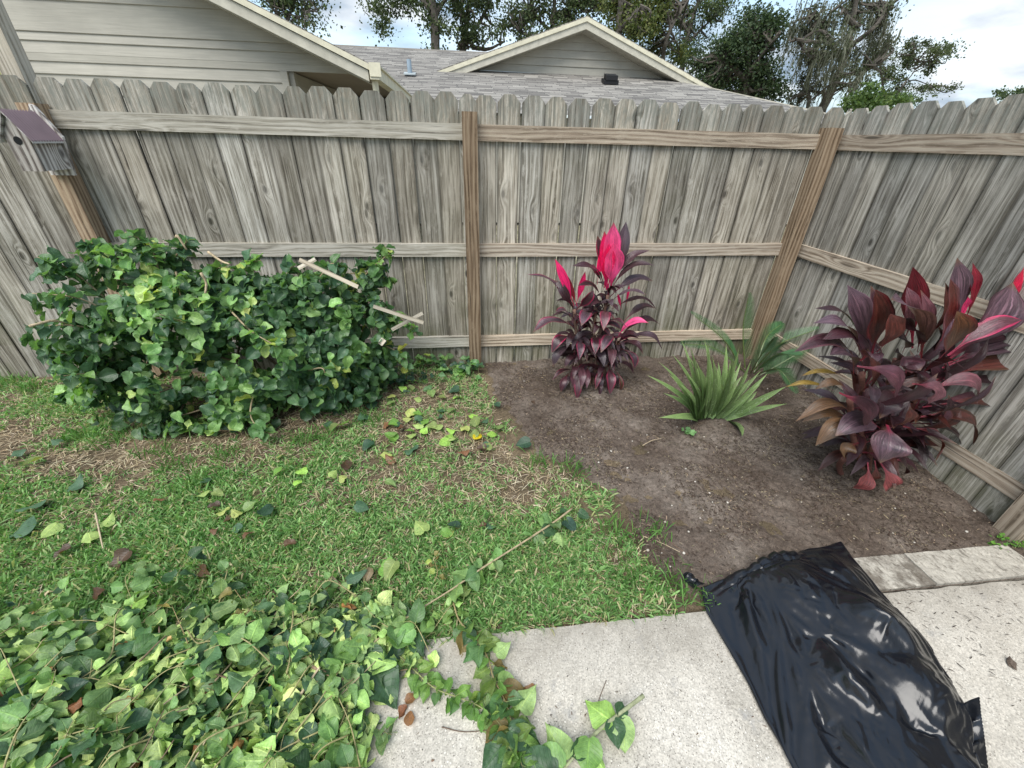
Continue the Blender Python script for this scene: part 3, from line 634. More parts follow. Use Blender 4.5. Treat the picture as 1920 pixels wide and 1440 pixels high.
gz = [wl[2]-.3]+[wl[2]+k*(wp[2]-wl[2])/6 for k in range(0, 7)]
laps(m, gx, gz, 14, np.array(WALL)*.86, .03); gw = part(m, 'gable_wall', M['siding'], h2)
m = MB(); m.box((wl[0]-.1, 13.94, wl[2]-.02), (wr[0]-wl[0]+.2, 0, wr[2]-wl[2]), (0, .05, 0), (0, 0, .05), c=(.60, .66, .68)); part(m, 'flashing', M['paint'], h2)
m = MB()
for e_ in (lf, rf_):
    e2 = np.array(e_); s1 = (pk[2]-e_[2])/(pk[0]-e_[0])
    q = [(e_[0], 13.55, e_[2]), (e_[0], 20, e_[2]), (pk[0], 20, pk[2]), (pk[0], 13.55, pk[2])]
    slab(m, q, .03, (1, 1, 1))
part(m, 'gable_roof', M['shingle'], h2)
m = MB()
for e_ in (lf, rf_):
    rake(m, (e_[0], e_[2]), (pk[0], pk[2]), 13.50, .03, .09, .06, CREAM); rake(m, (e_[0], e_[2]), (pk[0], pk[2]), 13.53, .12, .15, .05, TRIM)
part(m, 'rake_board', M['paint'], h2)
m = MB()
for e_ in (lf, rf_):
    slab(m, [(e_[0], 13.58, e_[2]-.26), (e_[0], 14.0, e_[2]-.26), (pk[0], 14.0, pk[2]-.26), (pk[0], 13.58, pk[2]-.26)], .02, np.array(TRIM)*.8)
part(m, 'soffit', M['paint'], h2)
vp_ = onroof(769, 142)
m = MB(); tube(m, [vp_-[0, 0, .1], vp_+[0, 0, .32]], .055, 10, c=(.27, .34, .40)); m.box(vp_-[.14, .14, .0], (.28, 0, 0), (0, .24, .24*SL), (0, 0, .025), c=(.33, .37, .38)); part(m, 'vent_pipe', M['paint'], h2)
bv = onroof(1142, 157)
m = MB(); m.box(bv-[.19, .2, .03], (.38, 0, 0), (0, .3, .3*SL), (0, 0, .08), c=(.01, .01, .011)); m.box(bv-[.15, .22, -.05], (.3, 0, 0), (0, .26, .26*SL), (0, 0, .10), c=(.012, .012, .013)); part(m, 'roof_vent', M['dark'], h2)

# ------------------------------------------------------------------ leaves
ST = np.array([0, .05, .14, .28, .45, .62, .80, .93, 1.0]); UU = np.array([-1, -.5, 0, .5, 1.0])
def leaf_template(kind, k):
    r = np.random.default_rng(100+k)
    if kind == 'heart': Wd = np.array([.10, .25, .355, .41, .39, .30, .155, .05, .0])
    elif kind == 'oval': Wd = np.array([.03, .15, .26, .36, .38, .32, .19, .07, .0])
    else: Wd = np.array([.05, .2, .32, .38, .34, .27, .2, .1, .02])
    Wd = Wd*(.85+.3*r.random())
    fold = .15+.65*r.random(); curl = (r.random()-.25)*1.0; wav = .06+.10*r.random(); ph = r.random()*6; sk = (r.random()-.5)*.22
    if kind == 'dry': fold = .9; curl = .9*(r.random()-.3); wav = .16
    V = []; B = []
    for t, w_ in zip(ST, Wd):
        for u in UU:
            back = .05*abs(u)*(t < .06)
            x = t-back*1.5; y = u*w_+sk*(t-t*t)
            z = abs(u)*w_*fold-curl*t*t*.6+wav*math.sin(ph+t*9+u*1.7)*abs(u)
            V.append((x, y, z)); B.append((u, t, k))
    n = 5; Q = [(i*n+j, (i+1)*n+j, (i+1)*n+j+1, i*n+j+1) for i in range(len(ST)-1) for j in range(4)]
    return np.array(V), np.array(Q), np.array(B)
TPL = {k: [leaf_template(k, i) for i in range(8)] for k in ('heart', 'oval', 'dry')}
def put_leaves(mb, kind, P, Fd, Nn, S, C, r=rng):
    """batches of leaves: P base points, Fd along the leaf, Nn upper-side normals, S lengths, C colours"""
    P = np.asarray(P, float); Fd = norm(Fd); Nn = np.asarray(Nn, float); Nn = norm(Nn-Fd*(Nn*Fd).sum(-1, keepdims=True)); Sd = np.cross(Nn, Fd)
    idx = r.integers(0, 8, len(P)); S = np.asarray(S, float)
    for k in range(8):
        q = np.where(idx == k)[0]
        if not len(q): continue
        V, Q, B = TPL[kind][k]
        W = P[q][:, None]+S[q][:, None, None]*(V[None, :, 0:1]*Fd[q][:, None]+V[None, :, 1:2]*Sd[q][:, None]+V[None, :, 2:3]*Nn[q][:, None])
        m_ = len(V); QQ = (Q[None]+np.arange(len(q))[:, None, None]*m_).reshape(-1, 4)
        BB = np.broadcast_to(B, (len(q), m_, 3)).copy(); BB[:, :, 2] = r.random(len(q))[:, None]*9
        mb.add(W.reshape(-1, 3), QQ, c=np.repeat(C[q], m_, 0), b=BB.reshape(-1, 3))
def pal(n, cols, wts, var=.18, r=rng):
    cols = np.array(cols, float); i = r.choice(len(cols), n, p=np.array(wts)/sum(wts)); return cols[i]*(1+(r.random((n, 1))-.5)*2*var)*(1+(r.random((n, 3))-.5)*.12)
DKG = (.042, .096, .045); MDG = (.088, .180, .068); LTG = (.17, .31, .10); YLG = (.34, .42, .11); BLG = (.070, .145, .082)

# ---- bush (bougainvillea-like shrub) on the left
bush = empty('shrub', (-1.5, 2.45, 0), 'broad leafy dark green bush with pale lime shoots and cut twigs against the left fence', 'shrub')
BL = [  # pixel x, y, plane Y, radius x m, radius z m, radius y m
    (220, 740, 2.40, .34, .2, .28), (500, 760, 2.36, .42, .18, .28), (640, 730, 2.5, .34, .18, .24), (340, 800, 2.3, .36, .14, .2),
    (250, 520, 2.55, .34, .26, .28), (330, 600, 2.40, .42, .30, .34), (200, 640, 2.42, .40, .26, .32), (300, 700, 2.36, .48, .26, .36), (260, 760, 2.38, .34, .16, .26),
    (430, 560, 2.55, .30, .20, .26), (520, 570, 2.55, .34, .20, .26), (600, 560, 2.60, .28, .20, .24), (620, 640, 2.55, .42, .28, .30), (480, 660, 2.36, .46, .30, .36),
    (420, 750, 2.34, .44, .22, .30), (560, 720, 2.42, .40, .22, .30), (680, 600, 2.62, .26, .24, .22), (690, 680, 2.62, .26, .18, .20), (380, 780, 2.28, .30, .12, .2), (130, 590, 2.45, .20, .18, .2), (690, 520, 2.68, .13, .12, .12)]
pts = []; nrm = []
bc_ = np.array([A(b[0], b[1], b[2]) for b in BL]); br_ = np.array([(b[3]*.78, b[5]*.82, b[4]*.80) for b in BL])
for c_, r_ in zip(bc_, br_):
    n = int(860*(r_[0]*r_[2])/.09); d = norm(rng.normal(size=(n, 3))); k_ = rng.random((n, 1))**.28
    k_ = k_*(1+.22*(fbm(d[:, 0:1]*3+c_[0]*5, d[:, 2:3]*3+d[:, 1:2]*3)-.5)*2)
    pts.append(c_+d*r_*k_); nrm.append(d)
pts = np.concatenate(pts); nrm = np.concatenate(nrm)
# keep leaves near the common outer surface, some inside
dd = np.min(np.linalg.norm((pts[:, None]-bc_[None])/br_[None], axis=2), axis=1)
keep = (pts[:, 2] > .02) & (pts[:, 1] < 2.95) & ((dd > .62) | (rng.random(len(pts)) < .22))
gapn = fbm(pts[:, 0]*4.5+3, pts[:, 2]*4.5+pts[:, 1]*3, 3)
keep &= (gapn > .385) | (dd < .5)
pts = pts[keep]; nrm = nrm[keep]; n = len(pts)
cen = np.array([-1.5, 2.55, .35]); outw = norm(pts-cen+[0, .05, 0])
Nn = norm(nrm*.5+outw*.35+np.array([0, -.25, .75])+rng.normal(size=(n, 3))*.38)
Fd = norm(np.cross(Nn, rng.normal(size=(n, 3)))+np.array([0, -.25, -.65]))
lc = pal(n, [DKG, MDG, BLG, LTG, YLG], [.36, .40, .15, .08, .01], .2)
pn = fbm(pts[:, 0]*3.1+9, pts[:, 2]*3.1+4, 3)
lim = (pn > .60) & (rng.random(n) < .55) & (pts[:, 1] < 2.5)
for hx, hy, hY, hr in ((410, 590, 2.15, .17), (245, 645, 2.1, .13), (500, 655, 2.1, .15), (350, 560, 2.2, .13), (610, 705, 2.2, .10), (100, 560, 2.3, .13), (225, 500, 2.4, .12)):
    lim |= (np.linalg.norm((pts-A(hx, hy, hY))*[1, .6, 1], axis=1) < hr) & (rng.random(n) < .62)
lc[lim] = pal(lim.sum(), [(.22, .38, .13), (.36, .46, .15), (.13, .26, .08)], [.55, .2, .35], .2)
m = MB(); ov = rng.random(n) < .5; Sz = rng.uniform(.045, .090, n)
for kd_, sel in (('oval', ov), ('heart', ~ov)): put_leaves(m, kd_, (pts-Fd*.04)[sel], Fd[sel], Nn[sel], Sz[sel], lc[sel])
# sprays of leaves on arching outer twigs
def spray(mbl, mbs, P, rad, nl, size, cols, wts, kind='heart', droop=.3, r=rng, stemcol=(.30, .24, .15), upv=(0, 0, 1), tipsmall=.6):
    C = curve(P, max(8, len(P)*6)); tube(mbs, C, np.linspace(rad, rad*.35, len(C)), 6, c=stemcol, jit=.15)
    t = np.sort(r.random(nl))*.97+.03; i = np.clip((t*(len(C)-1)).astype(int), 0, len(C)-2); B0 = C[i]+(C[i+1]-C[i])*((t*(len(C)-1))-i)[:, None]
    T = norm(C[i+1]-C[i]); a = np.arange(nl)*2.4+r.random(nl)*.9; ref = norm(np.cross(T, np.array([.1, .2, 1.0]))); rf = np.cross(T, ref)
    side = ref*np.cos(a)[:, None]+rf*np.sin(a)[:, None]*.55; F = norm(T*.35+side+np.array([0, 0, -droop])+r.normal(size=(nl, 3))*.15)
    N_ = norm(np.array(upv)*1.0+r.normal(size=(nl, 3))*.4+side*.2); S = size*(1-(1-tipsmall)*t)*r.uniform(.75, 1.2, nl)
    put_leaves(mbl, kind, B0+F*.012, F, N_, S, pal(nl, cols, wts, .15), r)
    for b_, f_ in zip(B0, F): tube(mbs, [b_, b_+f_*.016+[0, 0, -.001]], .0013, 4, c=(.22, .28, .10), cap=False)
ms = MB()
SP = [((200, 500, 2.55), (190, 470, 2.5), (165, 455, 2.5)), ((320, 490, 2.6), (345, 462, 2.6), (350, 448, 2.6)), ((450, 520, 2.6), (460, 495, 2.6), (490, 488, 2.6)), ((600, 520, 2.6), (620, 495, 2.6), (640, 500, 2.6)), ((130, 520, 2.45), (105, 500, 2.4), (85, 515, 2.3)), ((690, 520, 2.7), (715, 490, 2.7), (722, 462, 2.7)),
      ((270, 470, 2.6), (265, 450, 2.55), (235, 435, 2.5)), ((200, 560, 2.45), (130, 505, 2.4), (70, 482, 2.35)), ((230, 600, 2.4), (150, 560, 2.3), (60, 550, 2.25)),
      ((220, 640, 2.4), (150, 612, 2.3), (62, 612, 2.2)), ((200, 680, 2.4), (140, 665, 2.3), (75, 664, 2.2)), ((230, 700, 2.4), (170, 700, 2.25), (118, 705, 2.1)),
      ((650, 560, 2.65), (690, 510, 2.65), (730, 475, 2.65)), ((600, 520, 2.65), (690, 512, 2.7), (740, 533, 2.7)), ((690, 600, 2.65), (740, 590, 2.65), (780, 625, 2.6)), ((700, 640, 2.65), (745, 660, 2.6), (765, 690, 2.6)),
      ((300, 520, 2.5), (290, 480, 2.5), (280, 455, 2.5)), ((520, 560, 2.6), (540, 510, 2.6), (555, 495, 2.6)), ((380, 560, 2.4), (350, 600, 2.25), (300, 590, 2.1)), ((430, 580, 2.4), (470, 620, 2.2), (520, 650, 2.1)),
      ((480, 720, 2.3), (470, 780, 2.1), (500, 815, 2.05)), ((560, 700, 2.4), (600, 690, 2.2), (610, 700, 2.15)), ((380, 520, 2.6), (400, 505, 2.6), (430, 500, 2.55)), ((330, 510, 2.5), (335, 540, 2.4), (345, 580, 2.3))]
for i, s_ in enumerate(SP):
    lt = i in (2, 12, 13, 14, 15)
    spray(m, ms, [A(*q) for q in s_], .006, 15 if not lt else 18, .095, [LTG, YLG, MDG, DKG, BLG], [.4, .2, .3, .05, .1] if lt else [.10, .05, .35, .2, .35])
foliage = part(m, 'foliage', M['leaf'], bush, True)
# main stems and bare cut twigs
base = np.array([-1.45, 2.55, 0.0])
for i in range(26):
    t_ = pts[rng.integers(0, n)]; b0 = base+[rng.normal()*.22, rng.normal()*.1, 0]; mid = (b0+t_)/2+[rng.normal()*.08, rng.normal()*.08, .10]
    C = curve([b0, mid, t_], 14); tube(ms, C, np.linspace(.011, .0035, 14), 6, c=(.15, .115, .075), jit=.2)
for a_, b_, Y1, Y2 in (((330, 445), (350, 400+205/3+.1), 2.5, 2.5), ((377, 512), (385, 550), 2.32, 2.3),
                   ((55, 612), (130, 608), 2.15, 2.3), ((390, 472), (430, 495), 2.55, 2.5)):
    tube(ms, curve([A(*a_, Y1), (A(*a_, Y1)+A(*b_, Y2))/2+rng.normal(size=3)*.012, A(*b_, Y2)], 8), np.linspace(.0075, .0055, 8), 6, c=(.40, .32, .21), jit=.25)
part(ms, 'stem', M['stem'], bush, True)

# ---- broken trellis slats behind / in the bush
tr = empty('trellis', (-.8, 2.75, .5), 'broken pale wooden lattice slats poking out of the right side of the bush', 'trellis')
def slat(a, b, w_=.022, d=.007, name='slat', par=tr, mt='palewood'):
    a = np.array(a); b = np.array(b); t = norm(b-a); nrm_ = norm(np.cross(t, np.cross(np.array([0, -1, .25]), t))); sd_ = np.cross(t, nrm_)
    m = MB(); m.box(a-sd_*w_/2, sd_*w_, b-a, nrm_*d); part(m, name, M[mt], par)
slat(A(562, 487, 2.44), A(672, 538, 2.36)); slat(A(592, 486, 2.48), A(560, 503, 2.48)); slat(A(700, 574, 2.5), A(794, 605, 2.5)); slat(A(793, 587, 2.53), A(735, 618, 2.53)); slat(A(660, 560, 2.72), A(735, 655, 2.72), .02)
slat(A(720, 636, 2.50), A(712, 646, 2.47), .035, .002, 'paper_tag', tr, 'palewood')

# ---- strap leaves (cordyline, aloe)
def strap(mb, P, W, cols, fold=.25, up=(0, -.3, 1), thick=0, tw=0, wave=.0, seed=None, us=(-1, -.55, 0, .55, 1)):
    """P control points of the midrib; W width profile along; cols fn(t,u)->rgb"""
    n = 15; C = curve(P, n); t = np.linspace(0, 1, n); T = norm(np.gradient(C, axis=0)); up = np.array(up, float)
    S = norm(np.cross(T, up)); N_ = np.cross(S, T)
    ang = tw*t; S, N_ = S*np.cos(ang)[:, None]+N_*np.sin(ang)[:, None], N_*np.cos(ang)[:, None]-S*np.sin(ang)[:, None]
    Wt = np.interp(t, np.linspace(0, 1, len(W)), W); seed = rng.random()*9 if seed is None else seed
    us = np.array(us); V = []; B = []; Cc = []
    ph = rng.random()*6
    for i in range(n):
        for u in us:
            z = abs(u)*Wt[i]*fold+wave*math.sin(ph+t[i]*13+u*2)*abs(u)*Wt[i]
            V.append(C[i]+S[i]*u*Wt[i]+N_[i]*z); B.append((u, t[i], seed)); Cc.append(cols(t[i], u))
    k = len(us); Q = [(i*k+j, i*k+j+1, (i+1)*k+j+1, (i+1)*k+j) for i in range(n-1) for j in range(k-1)]
    if thick:
        o = n*k
        for i in range(n):
            for u in us: V.append(C[i]+S[i]*u*Wt[i]*.9+N_[i]*(abs(u)*Wt[i]*fold-thick*(1-u*u)*(1-t[i]**2))); B.append((u, t[i], seed)); Cc.append(cols(t[i], u))
        Q += [(o+i*k+j, o+(i+1)*k+j, o+(i+1)*k+j+1, o+i*k+j+1) for i in range(n-1) for j in range(k-1)]
    mb.add(V, Q, c=np.array(Cc), b=B)
LW = np.array([.10, .09, .13, .42, .78, .97, 1.0, .93, .72, .36, .0])
MAR = np.array((.045, .016, .024)); BRN = np.array((.085, .022, .018)); PUR = np.array((.085, .050, .070)); RED = np.array((.20, .012, .028)); PNK = np.array((.80, .02, .17)); HPK = np.array((.90, .10, .33)); TAN = np.array((.155, .085, .045)); YEL = np.array((.24, .16, .03)); PKG = np.array((.19, .075, .10)); CRM = np.array((.22, .012, .04))
def ccol(a, margin=None, mt=.8, petiole=CRM, b=None):
    a = np.array(a); v = 1+(rng.random()-.5)*.3; st = rng.random()*50
    def f(t, u):
        s = a if b is None else a+(np.array(b)-a)*min(1, max(0, (t-.35)/.65))
        s = s*v*(1+.35*(fbm(u*2.2+st, t*1.2+st, 2)-.5)*2)
        if t < .3: k = max(0, 1-t/.3)**.7; s = s*(1-k)+petiole*k
        if margin is not None and abs(u) > mt: s = s*.25+np.array(margin)*.75
        return s
    return f
def mkleaf(mb, p0, p1, w_, bend, c, up=None, fold=.22, tw=None, side=0):
    """p0 base, p1 tip; bend lifts the middle (metres)"""
    p0 = np.array(p0); p1 = np.array(p1); d = p1-p0; L = np.linalg.norm(d); t = norm(d)
    hz = norm(np.cross(t, (0, 0, 1.0))+1e-6); upn = norm(np.cross(hz, t))
    if upn[2] < 0: upn = -upn
    if abs(t[2]) > .8 and up is None: up = (0, -1, .35)
    if up is None: up = (0, -.35, 1)
    ln = upn*bend if abs(t[2]) < .8 else np.array([side, -abs(bend), 0])
    P = [p0, p0+d*.35+ln*.8, p0+d*.7+ln*.9, p1-(0, 0, abs(bend)*.12)]
    strap(mb, P, LW*w_, c, fold, up, tw=(rng.random()-.5)*.7 if tw is None else tw, wave=.13)

# ---- cordyline 1 (middle, hot pink top).  coordinates in a 3x enlargement whose origin is (640,400)
c1 = empty('ti_plant', (.85, 2.56, 0), 'slender dark maroon ti plant with hot pink top leaves near the back fence', 'plant')
Y1 = 2.55
def z5(x, y, dY=0): return A(640+x/3, 400+y/3, Y1+dY)
mp_ = MB(); md = MB()
PX = [((1490, 430), (1532, 48), 50, 0, HPK, -.03), ((1490, 420), (1480, 100), 38, 0, PNK, .0), ((1515, 430), (1535, 165), 56, 0, HPK, -.08), ((1480, 420), (1505, 170), 40, 0, PNK, -.07), ((1500, 420), (1560, 120), 36, 0, PNK, .03), ((1310, 520), (1203, 255), 24, .02, PNK, -.02), ((1320, 520), (1372, 325), 18, .0, PNK, -.02),
      ((1550, 700), (1732, 612), 30, .05, HPK, -.1), ((1575, 540), (1553, 450), 9, 0, PNK, -.05), ((1600, 520), (1620, 400), 8, 0, PNK, 0), ((1440, 400), (1460, 210), 16, 0, PNK, 0), ((1330, 530), (1255, 330), 16, 0, RED, 0)]
for a_, b_, w_, bd_, c_, dy_ in PX:
    mkleaf(mp_, z5(*a_), z5(*b_, dy_), w_/3/285*1.0, bd_, ccol(c_, petiole=PNK*.7), tw=0, fold=.35)
PD = [((1520, 380), (1602, 42), 38, .03, .04, PUR*.8), ((1500, 380), (1440, 125), 26, .0, .05, MAR), ((1525, 390), (1735, 203), 24, .05, 0, MAR*1.6), ((1515, 430), (1765, 285), 22, .07, -.05, MAR), ((1510, 470), (1755, 375), 30, .06, .03, PUR*.7), ((1510, 500), (1722, 458), 20, .05, -.1, PUR), ((1520, 540), (1780, 540), 24, .08, -.05, MAR),
      ((1480, 440), (1300, 288), 28, .06, -.05, MAR*1.3), ((1480, 470), (1395, 290), 32, .04, -.12, PUR), ((1470, 500), (1330, 400), 24, .05, -.1, MAR), ((1310, 530), (1045, 338), 28, .05, -.05, PUR), ((1300, 530), (1205, 365), 26, .05, 0, MAR), ((1320, 540), (1420, 430), 26, .03, -.08, MAR),
      ((1300, 600), (1205, 550), 26, .03, -.1, PUR), ((1310, 640), (1075, 665), 34, .07, -.05, PUR), ((1300, 700), (1185, 780), 30, .06, -.1, MAR), ((1310, 740), (1190, 860), 26, .06, -.1, PUR*.8), ((1560, 700), (1800, 620), 26, .08, 0, MAR), ((1560, 720), (1808, 760), 22, .09, -.05, PUR*.8), ((1550, 740), (1700, 790), 26, .06, -.15, MAR), ((1580, 620), (1770, 530), 26, .06, .05, MAR), ((1570, 760), (1650, 870), 22, .05, -.1, PUR*.7),
      ((1540, 690), (1460, 780), 30, .05, -.2, PUR*.8), ((1480, 560), (1475, 655), 30, .06, -.22, PKG*.7), ((1400, 560), (1350, 630), 34, .04, -.2, PUR), ((1500, 760), (1520, 860), 30, .06, -.22, PKG*.5), ((1340, 720), (1340, 820), 26, .05, -.2, PUR), ((1400, 760), (1480, 860), 26, .05, -.2, PUR*.6), ((1420, 700), (1430, 790), 28, .05, -.2, MAR),
      ((1325, 850), (1325, 1045), 24, .05, -.16, MAR*1.8+.01), ((1350, 850), (1350, 985), 24, .05, -.2, MAR*1.8+.01), ((1300, 860), (1305, 980), 24, .04, -.14, MAR*2), ((1380, 860), (1380, 985), 20, .04, -.2, MAR*2), ((1500, 850), (1512, 1015), 30, .05, -.18, MAR*2+.01), ((1480, 860), (1430, 990), 18, .05, -.15, PKG*.5), ((1280, 900), (1235, 1005), 20, .04, -.1, MAR*2), ((1540, 880), (1570, 1000), 14, .04, -.1, TAN*.4), ((1340, 900), (1290, 1000), 14, .04, -.12, TAN*.4)]
for a_, b_, w_, bd_, dy_, c_ in PD:
    mkleaf(md, z5(*a_), z5(*b_, dy_), w_/3/285, bd_, ccol(c_, PNK*.45 if rng.random() < .35 else None, .88, petiole=CRM*.8))
canes = [((1370, 960), (1310, 540)), ((1420, 960), (1500, 460)), ((1440, 960), (1560, 720)), ((1400, 960), (1430, 530)), ((1360, 950), (1320, 700)), ((1450, 970), (1480, 780)), ((1340, 960), (1300, 800))]
ms = MB(); 
for i, (a_, b_) in enumerate(canes):
    p0 = z5(*a_); p0[2] = -.02; p1 = z5(*b_); C = curve([p0, (p0+p1)/2+[rng.normal()*.01, .02, 0], p1], 24)
    tube(ms, C, .0105+.0014*(np.arange(24) % 2), 8, c=(.17, .10, .075))
    for k in range(34 if i < 4 else 12):
        f = .36+.62*rng.random()**.8; b0 = C[int(f*23)]; a = rng.random()*6.28; el = -.75+1.55*f+rng.normal()*.15; L = rng.uniform(.14, .24)
        d = np.array([math.cos(a)*math.cos(el), math.sin(a)*math.cos(el)*.8-.1, math.sin(el)])
        if b0[1]+d[1]*L > 2.93: d[1] = -abs(d[1])*.5
        col_ = [MAR, MAR*1.4, PUR*.75, MAR*.7][rng.integers(0, 4)]
        mkleaf(md, b0, b0+d*L-[0, 0, .03], rng.uniform(.015, .024), .05, ccol(col_, PNK*.3 if rng.random() < .2 else None, .9))
part(mp_, 'pink_leaf_tuft', M['pink'], c1, True)['label'] = 'hot pink young upright leaves'
part(md, 'foliage', M['cordy'], c1, True)
part(ms, 'cane', M['stem'], c1, True)

# ---- cordyline 2 (big, right).  coordinates in a 3x enlargement whose origin is (1280,400)
c2 = empty('ti_plant', (2.2, 1.55, 0), 'large broad-leaved dark burgundy ti plant with red edged leaves in front of the right fence', 'plant')
Y2 = 1.55
def z6(x, y, dY=0): return A(1280+x/3, 400+y/3, Y2+dY)
K2 = 1/3/330*.98
PB = [  # base, tip, width px, bend, dY base, dY tip, colour, margin
    ((1030, 790), (928, 398), 58, .03, 0, .02, PUR*1.25, None), ((1060, 800), (1085, 425), 74, .02, -.04, -.1, BRN*.95, RED*.6), ((1010, 780), (745, 525), 30, .06, 0, 0, MAR, None), ((1010, 800), (735, 610), 42, .06, -.05, -.08, PUR*1.5, None), ((1000, 820), (790, 700), 40, .06, -.08, -.12, MAR*1.3, None),
    ((990, 860), (632, 768), 42, .08, -.05, -.1, MAR*1.5, PKG), ((1090, 780), (1170, 560), 66, .03, -.1, -.14, BRN, None), ((1050, 780), (1060, 400), 40, .03, .05, .08, MAR*1.4, PKG), ((1290, 760), (1295, 300), 66, .0, .1, .12, RED*.45, None), ((1250, 700), (1265, 410), 40, .03, .05, .08, PKG*.8, None),
    ((1340, 830), (1175, 475), 84, .06, -.05, -.14, PUR*1.15, None), ((1330, 800), (1340, 425), 46, .03, .02, .0, PKG*.8, None), ((1350, 830), (1510, 520), 70, .06, .05, .08, PUR*1.3, BRN), ((1370, 700), (1480, 380), 40, .05, .1, .12, BRN, None), ((1450, 720), (1508, 365), 44, .02, -.02, -.05, BRN*1.3, PKG),
    ((1500, 700), (1545, 245), 54, .02, .1, .12, PUR*1.3, None), ((1590, 600), (1632, 272), 36, .02, .1, .12, RED, None), ((1620, 560), (1730, 360), 70, .0, .2, .25, (.26, .24, .32), None), ((1440, 820), (1545, 545), 72, .03, -.12, -.18, np.array((.075, .028, .013)), RED*.5), ((1530, 640), (1605, 468), 34, .0, -.05, -.08, PNK*.8, None),
    ((1500, 800), (1862, 380), 96, .05, 0, .05, PUR*1.3, MAR), ((1700, 620), (1925, 292), 44, .02, .05, .1, np.array((.62, .015, .07)), None), ((1490, 800), (1915, 592), 40, .05, -.05, -.06, MAR*2.2, PNK*.8), ((1480, 830), (1930, 640), 50, .05, .0, .06, MAR, None), ((1480, 850), (1930, 730), 36, .05, -.02, .0, PUR*.7, None), ((1460, 870), (1930, 790), 36, .06, -.04, -.02, PUR, None),
    ((1420, 940), (1960, 905), 46, .08, -.05, -.05, BRN*1.0, TAN*.7), ((1400, 960), (1960, 870), 30, .06, 0, 0, MAR, None), ((1400, 980), (1885, 1052), 28, .09, -.05, -.05, MAR*.8, None), ((1350, 1010), (1665, 1065), 44, .10, -.15, -.22, PKG*.8, None), ((1300, 1100), (1862, 1138), 38, .10, -.05, -.05, MAR*1.2, None), ((1350, 1090), (1885, 1185), 36, .09, -.1, -.08, BRN*.8, None),
    ((1290, 1150), (1640, 1295), 58, .10, -.14, -.2, BRN*.8, TAN*.4), ((1250, 1180), (1565, 1350), 26, .08, -.1, -.1, MAR*.8, None), ((1240, 1200), (1425, 1390), 34, .08, -.15, -.2, BRN*.9, PKG), ((1150, 1080), (1590, 1230), 30, .08, 0, 0, MAR, None),
    ((980, 860), (1200, 1030), 60, .05, -.2, -.30, MAR*1.5, None), ((1290, 960), (1385, 1065), 60, .05, -.25, -.32, PKG*.8, None), ((1150, 1190), (1115, 1400), 78, .05, -.25, -.36, PUR*1.1, PKG*.5), ((1110, 1210), (860, 1245), 56, .06, -.2, -.26, PUR, None), ((1000, 1190), (750, 1300), 42, .07, -.18, -.22, TAN*.7, None), ((960, 1150), (640, 1160), 30, .09, -.12, -.16, TAN*.8, None),
    ((950, 1170), (672, 1168), 26, .05, -.15, -.15, TAN*.7, None), ((920, 930), (668, 910), 13, .03, -.1, -.1, YEL, None), ((850, 1000), (580, 972), 13, .03, -.1, -.1, YEL, None), ((930, 1000), (745, 985), 20, .04, -.15, -.15, TAN*.6, None), ((990, 1290), (905, 1380), 34, .05, -.22, -.24, TAN*.8, None), ((880, 1010), (1030, 1200), 64, .04, -.18, -.26, MAR*1.2, None),
    ((1040, 1400), (960, 1540), 44, .04, -.2, -.24, np.array((.20, .05, .055)), None), ((1110, 1400), (1155, 1545), 44, .04, -.2, -.24, np.array((.20, .05, .055)), None), ((1080, 1390), (1010, 1500), 30, .04, -.2, -.2, BRN, None), ((1170, 1380), (1240, 1480), 34, .04, -.2, -.2, MAR, None), ((1000, 830), (1100, 830), 40, .03, -.22, -.3, MAR, None), ((960, 900), (830, 790), 50, .05, -.1, -.15, PUR, None),
    ((1250, 900), (1340, 880), 60, .03, -.2, -.24, MAR, None), ((1230, 800), (1180, 680), 60, .04, 0, 0, MAR, None), ((1200, 1000), (1110, 1150), 50, .05, -.1, -.2, MAR*.8, None), ((1320, 780), (1240, 640), 60, .04, -.06, -.1, MAR*1.2, None), ((1130, 1200), (1280, 1080), 40, .04, -.2, -.25, BRN, None)]
md = MB()
for a_, b_, w_, bd_, y0_, y1_, c_, mg in PB:
    mkleaf(md, z6(*a_, y0_), z6(*b_, y1_), w_*K2, bd_, ccol(c_, mg, .84 if mg is not None else 2, petiole=CRM*1.2), fold=.2, tw=(rng.random()-.5)*.5)
ms = MB()
for i, (a_, b_, d_) in enumerate([((1060, 1440), (1010, 900), -.05), ((1090, 1450), (1330, 900), 0), ((1110, 1450), (1440, 860), .05), ((1070, 1440), (1140, 1200), -.12), ((900, 1500), (910, 1380), -.15), ((1130, 1450), (1300, 1120), -.08), ((1080, 1440), (1200, 820), .08), ((1050, 1440), (940, 1050), -.1)]):
    p0 = z6(a_[0], a_[1], d_*.3); p0[2] = -.02; p1 = z6(*b_, d_); C = curve([p0, (p0+p1)/2+[0, .03, 0], p1], 20)
    tube(ms, C, .013+.0016*(np.arange(20) % 2), 8, c=(.16, .07, .055))
    for k in range(19 if i != 4 else 0):
        f = .28+.7*rng.random(); b0 = C[int(f*19)]; a = rng.random()*6.28; el = -.45+1.5*f+rng.normal()*.15; L = rng.uniform(.28, .42)
        d = np.array([math.cos(a)*math.cos(el)*.85, math.sin(a)*math.cos(el)*.75, math.sin(el)]); e_ = b0+d*L-[0, 0, .02]
        if e_[0] > 2.55: e_[0] = 2.55-.1*rng.random()
        if e_[2] < .03: e_[2] = .03
        mkleaf(md, b0, e_, rng.uniform(.019, .029), .06, ccol([MAR, MAR*1.3, PUR*.8, BRN*.7, MAR*.6][rng.integers(0, 5)], BRN if rng.random() < .3 else None, .88))
part(md, 'foliage', M['cordy'], c2, True); part(ms, 'cane', M['stem'], c2, True)

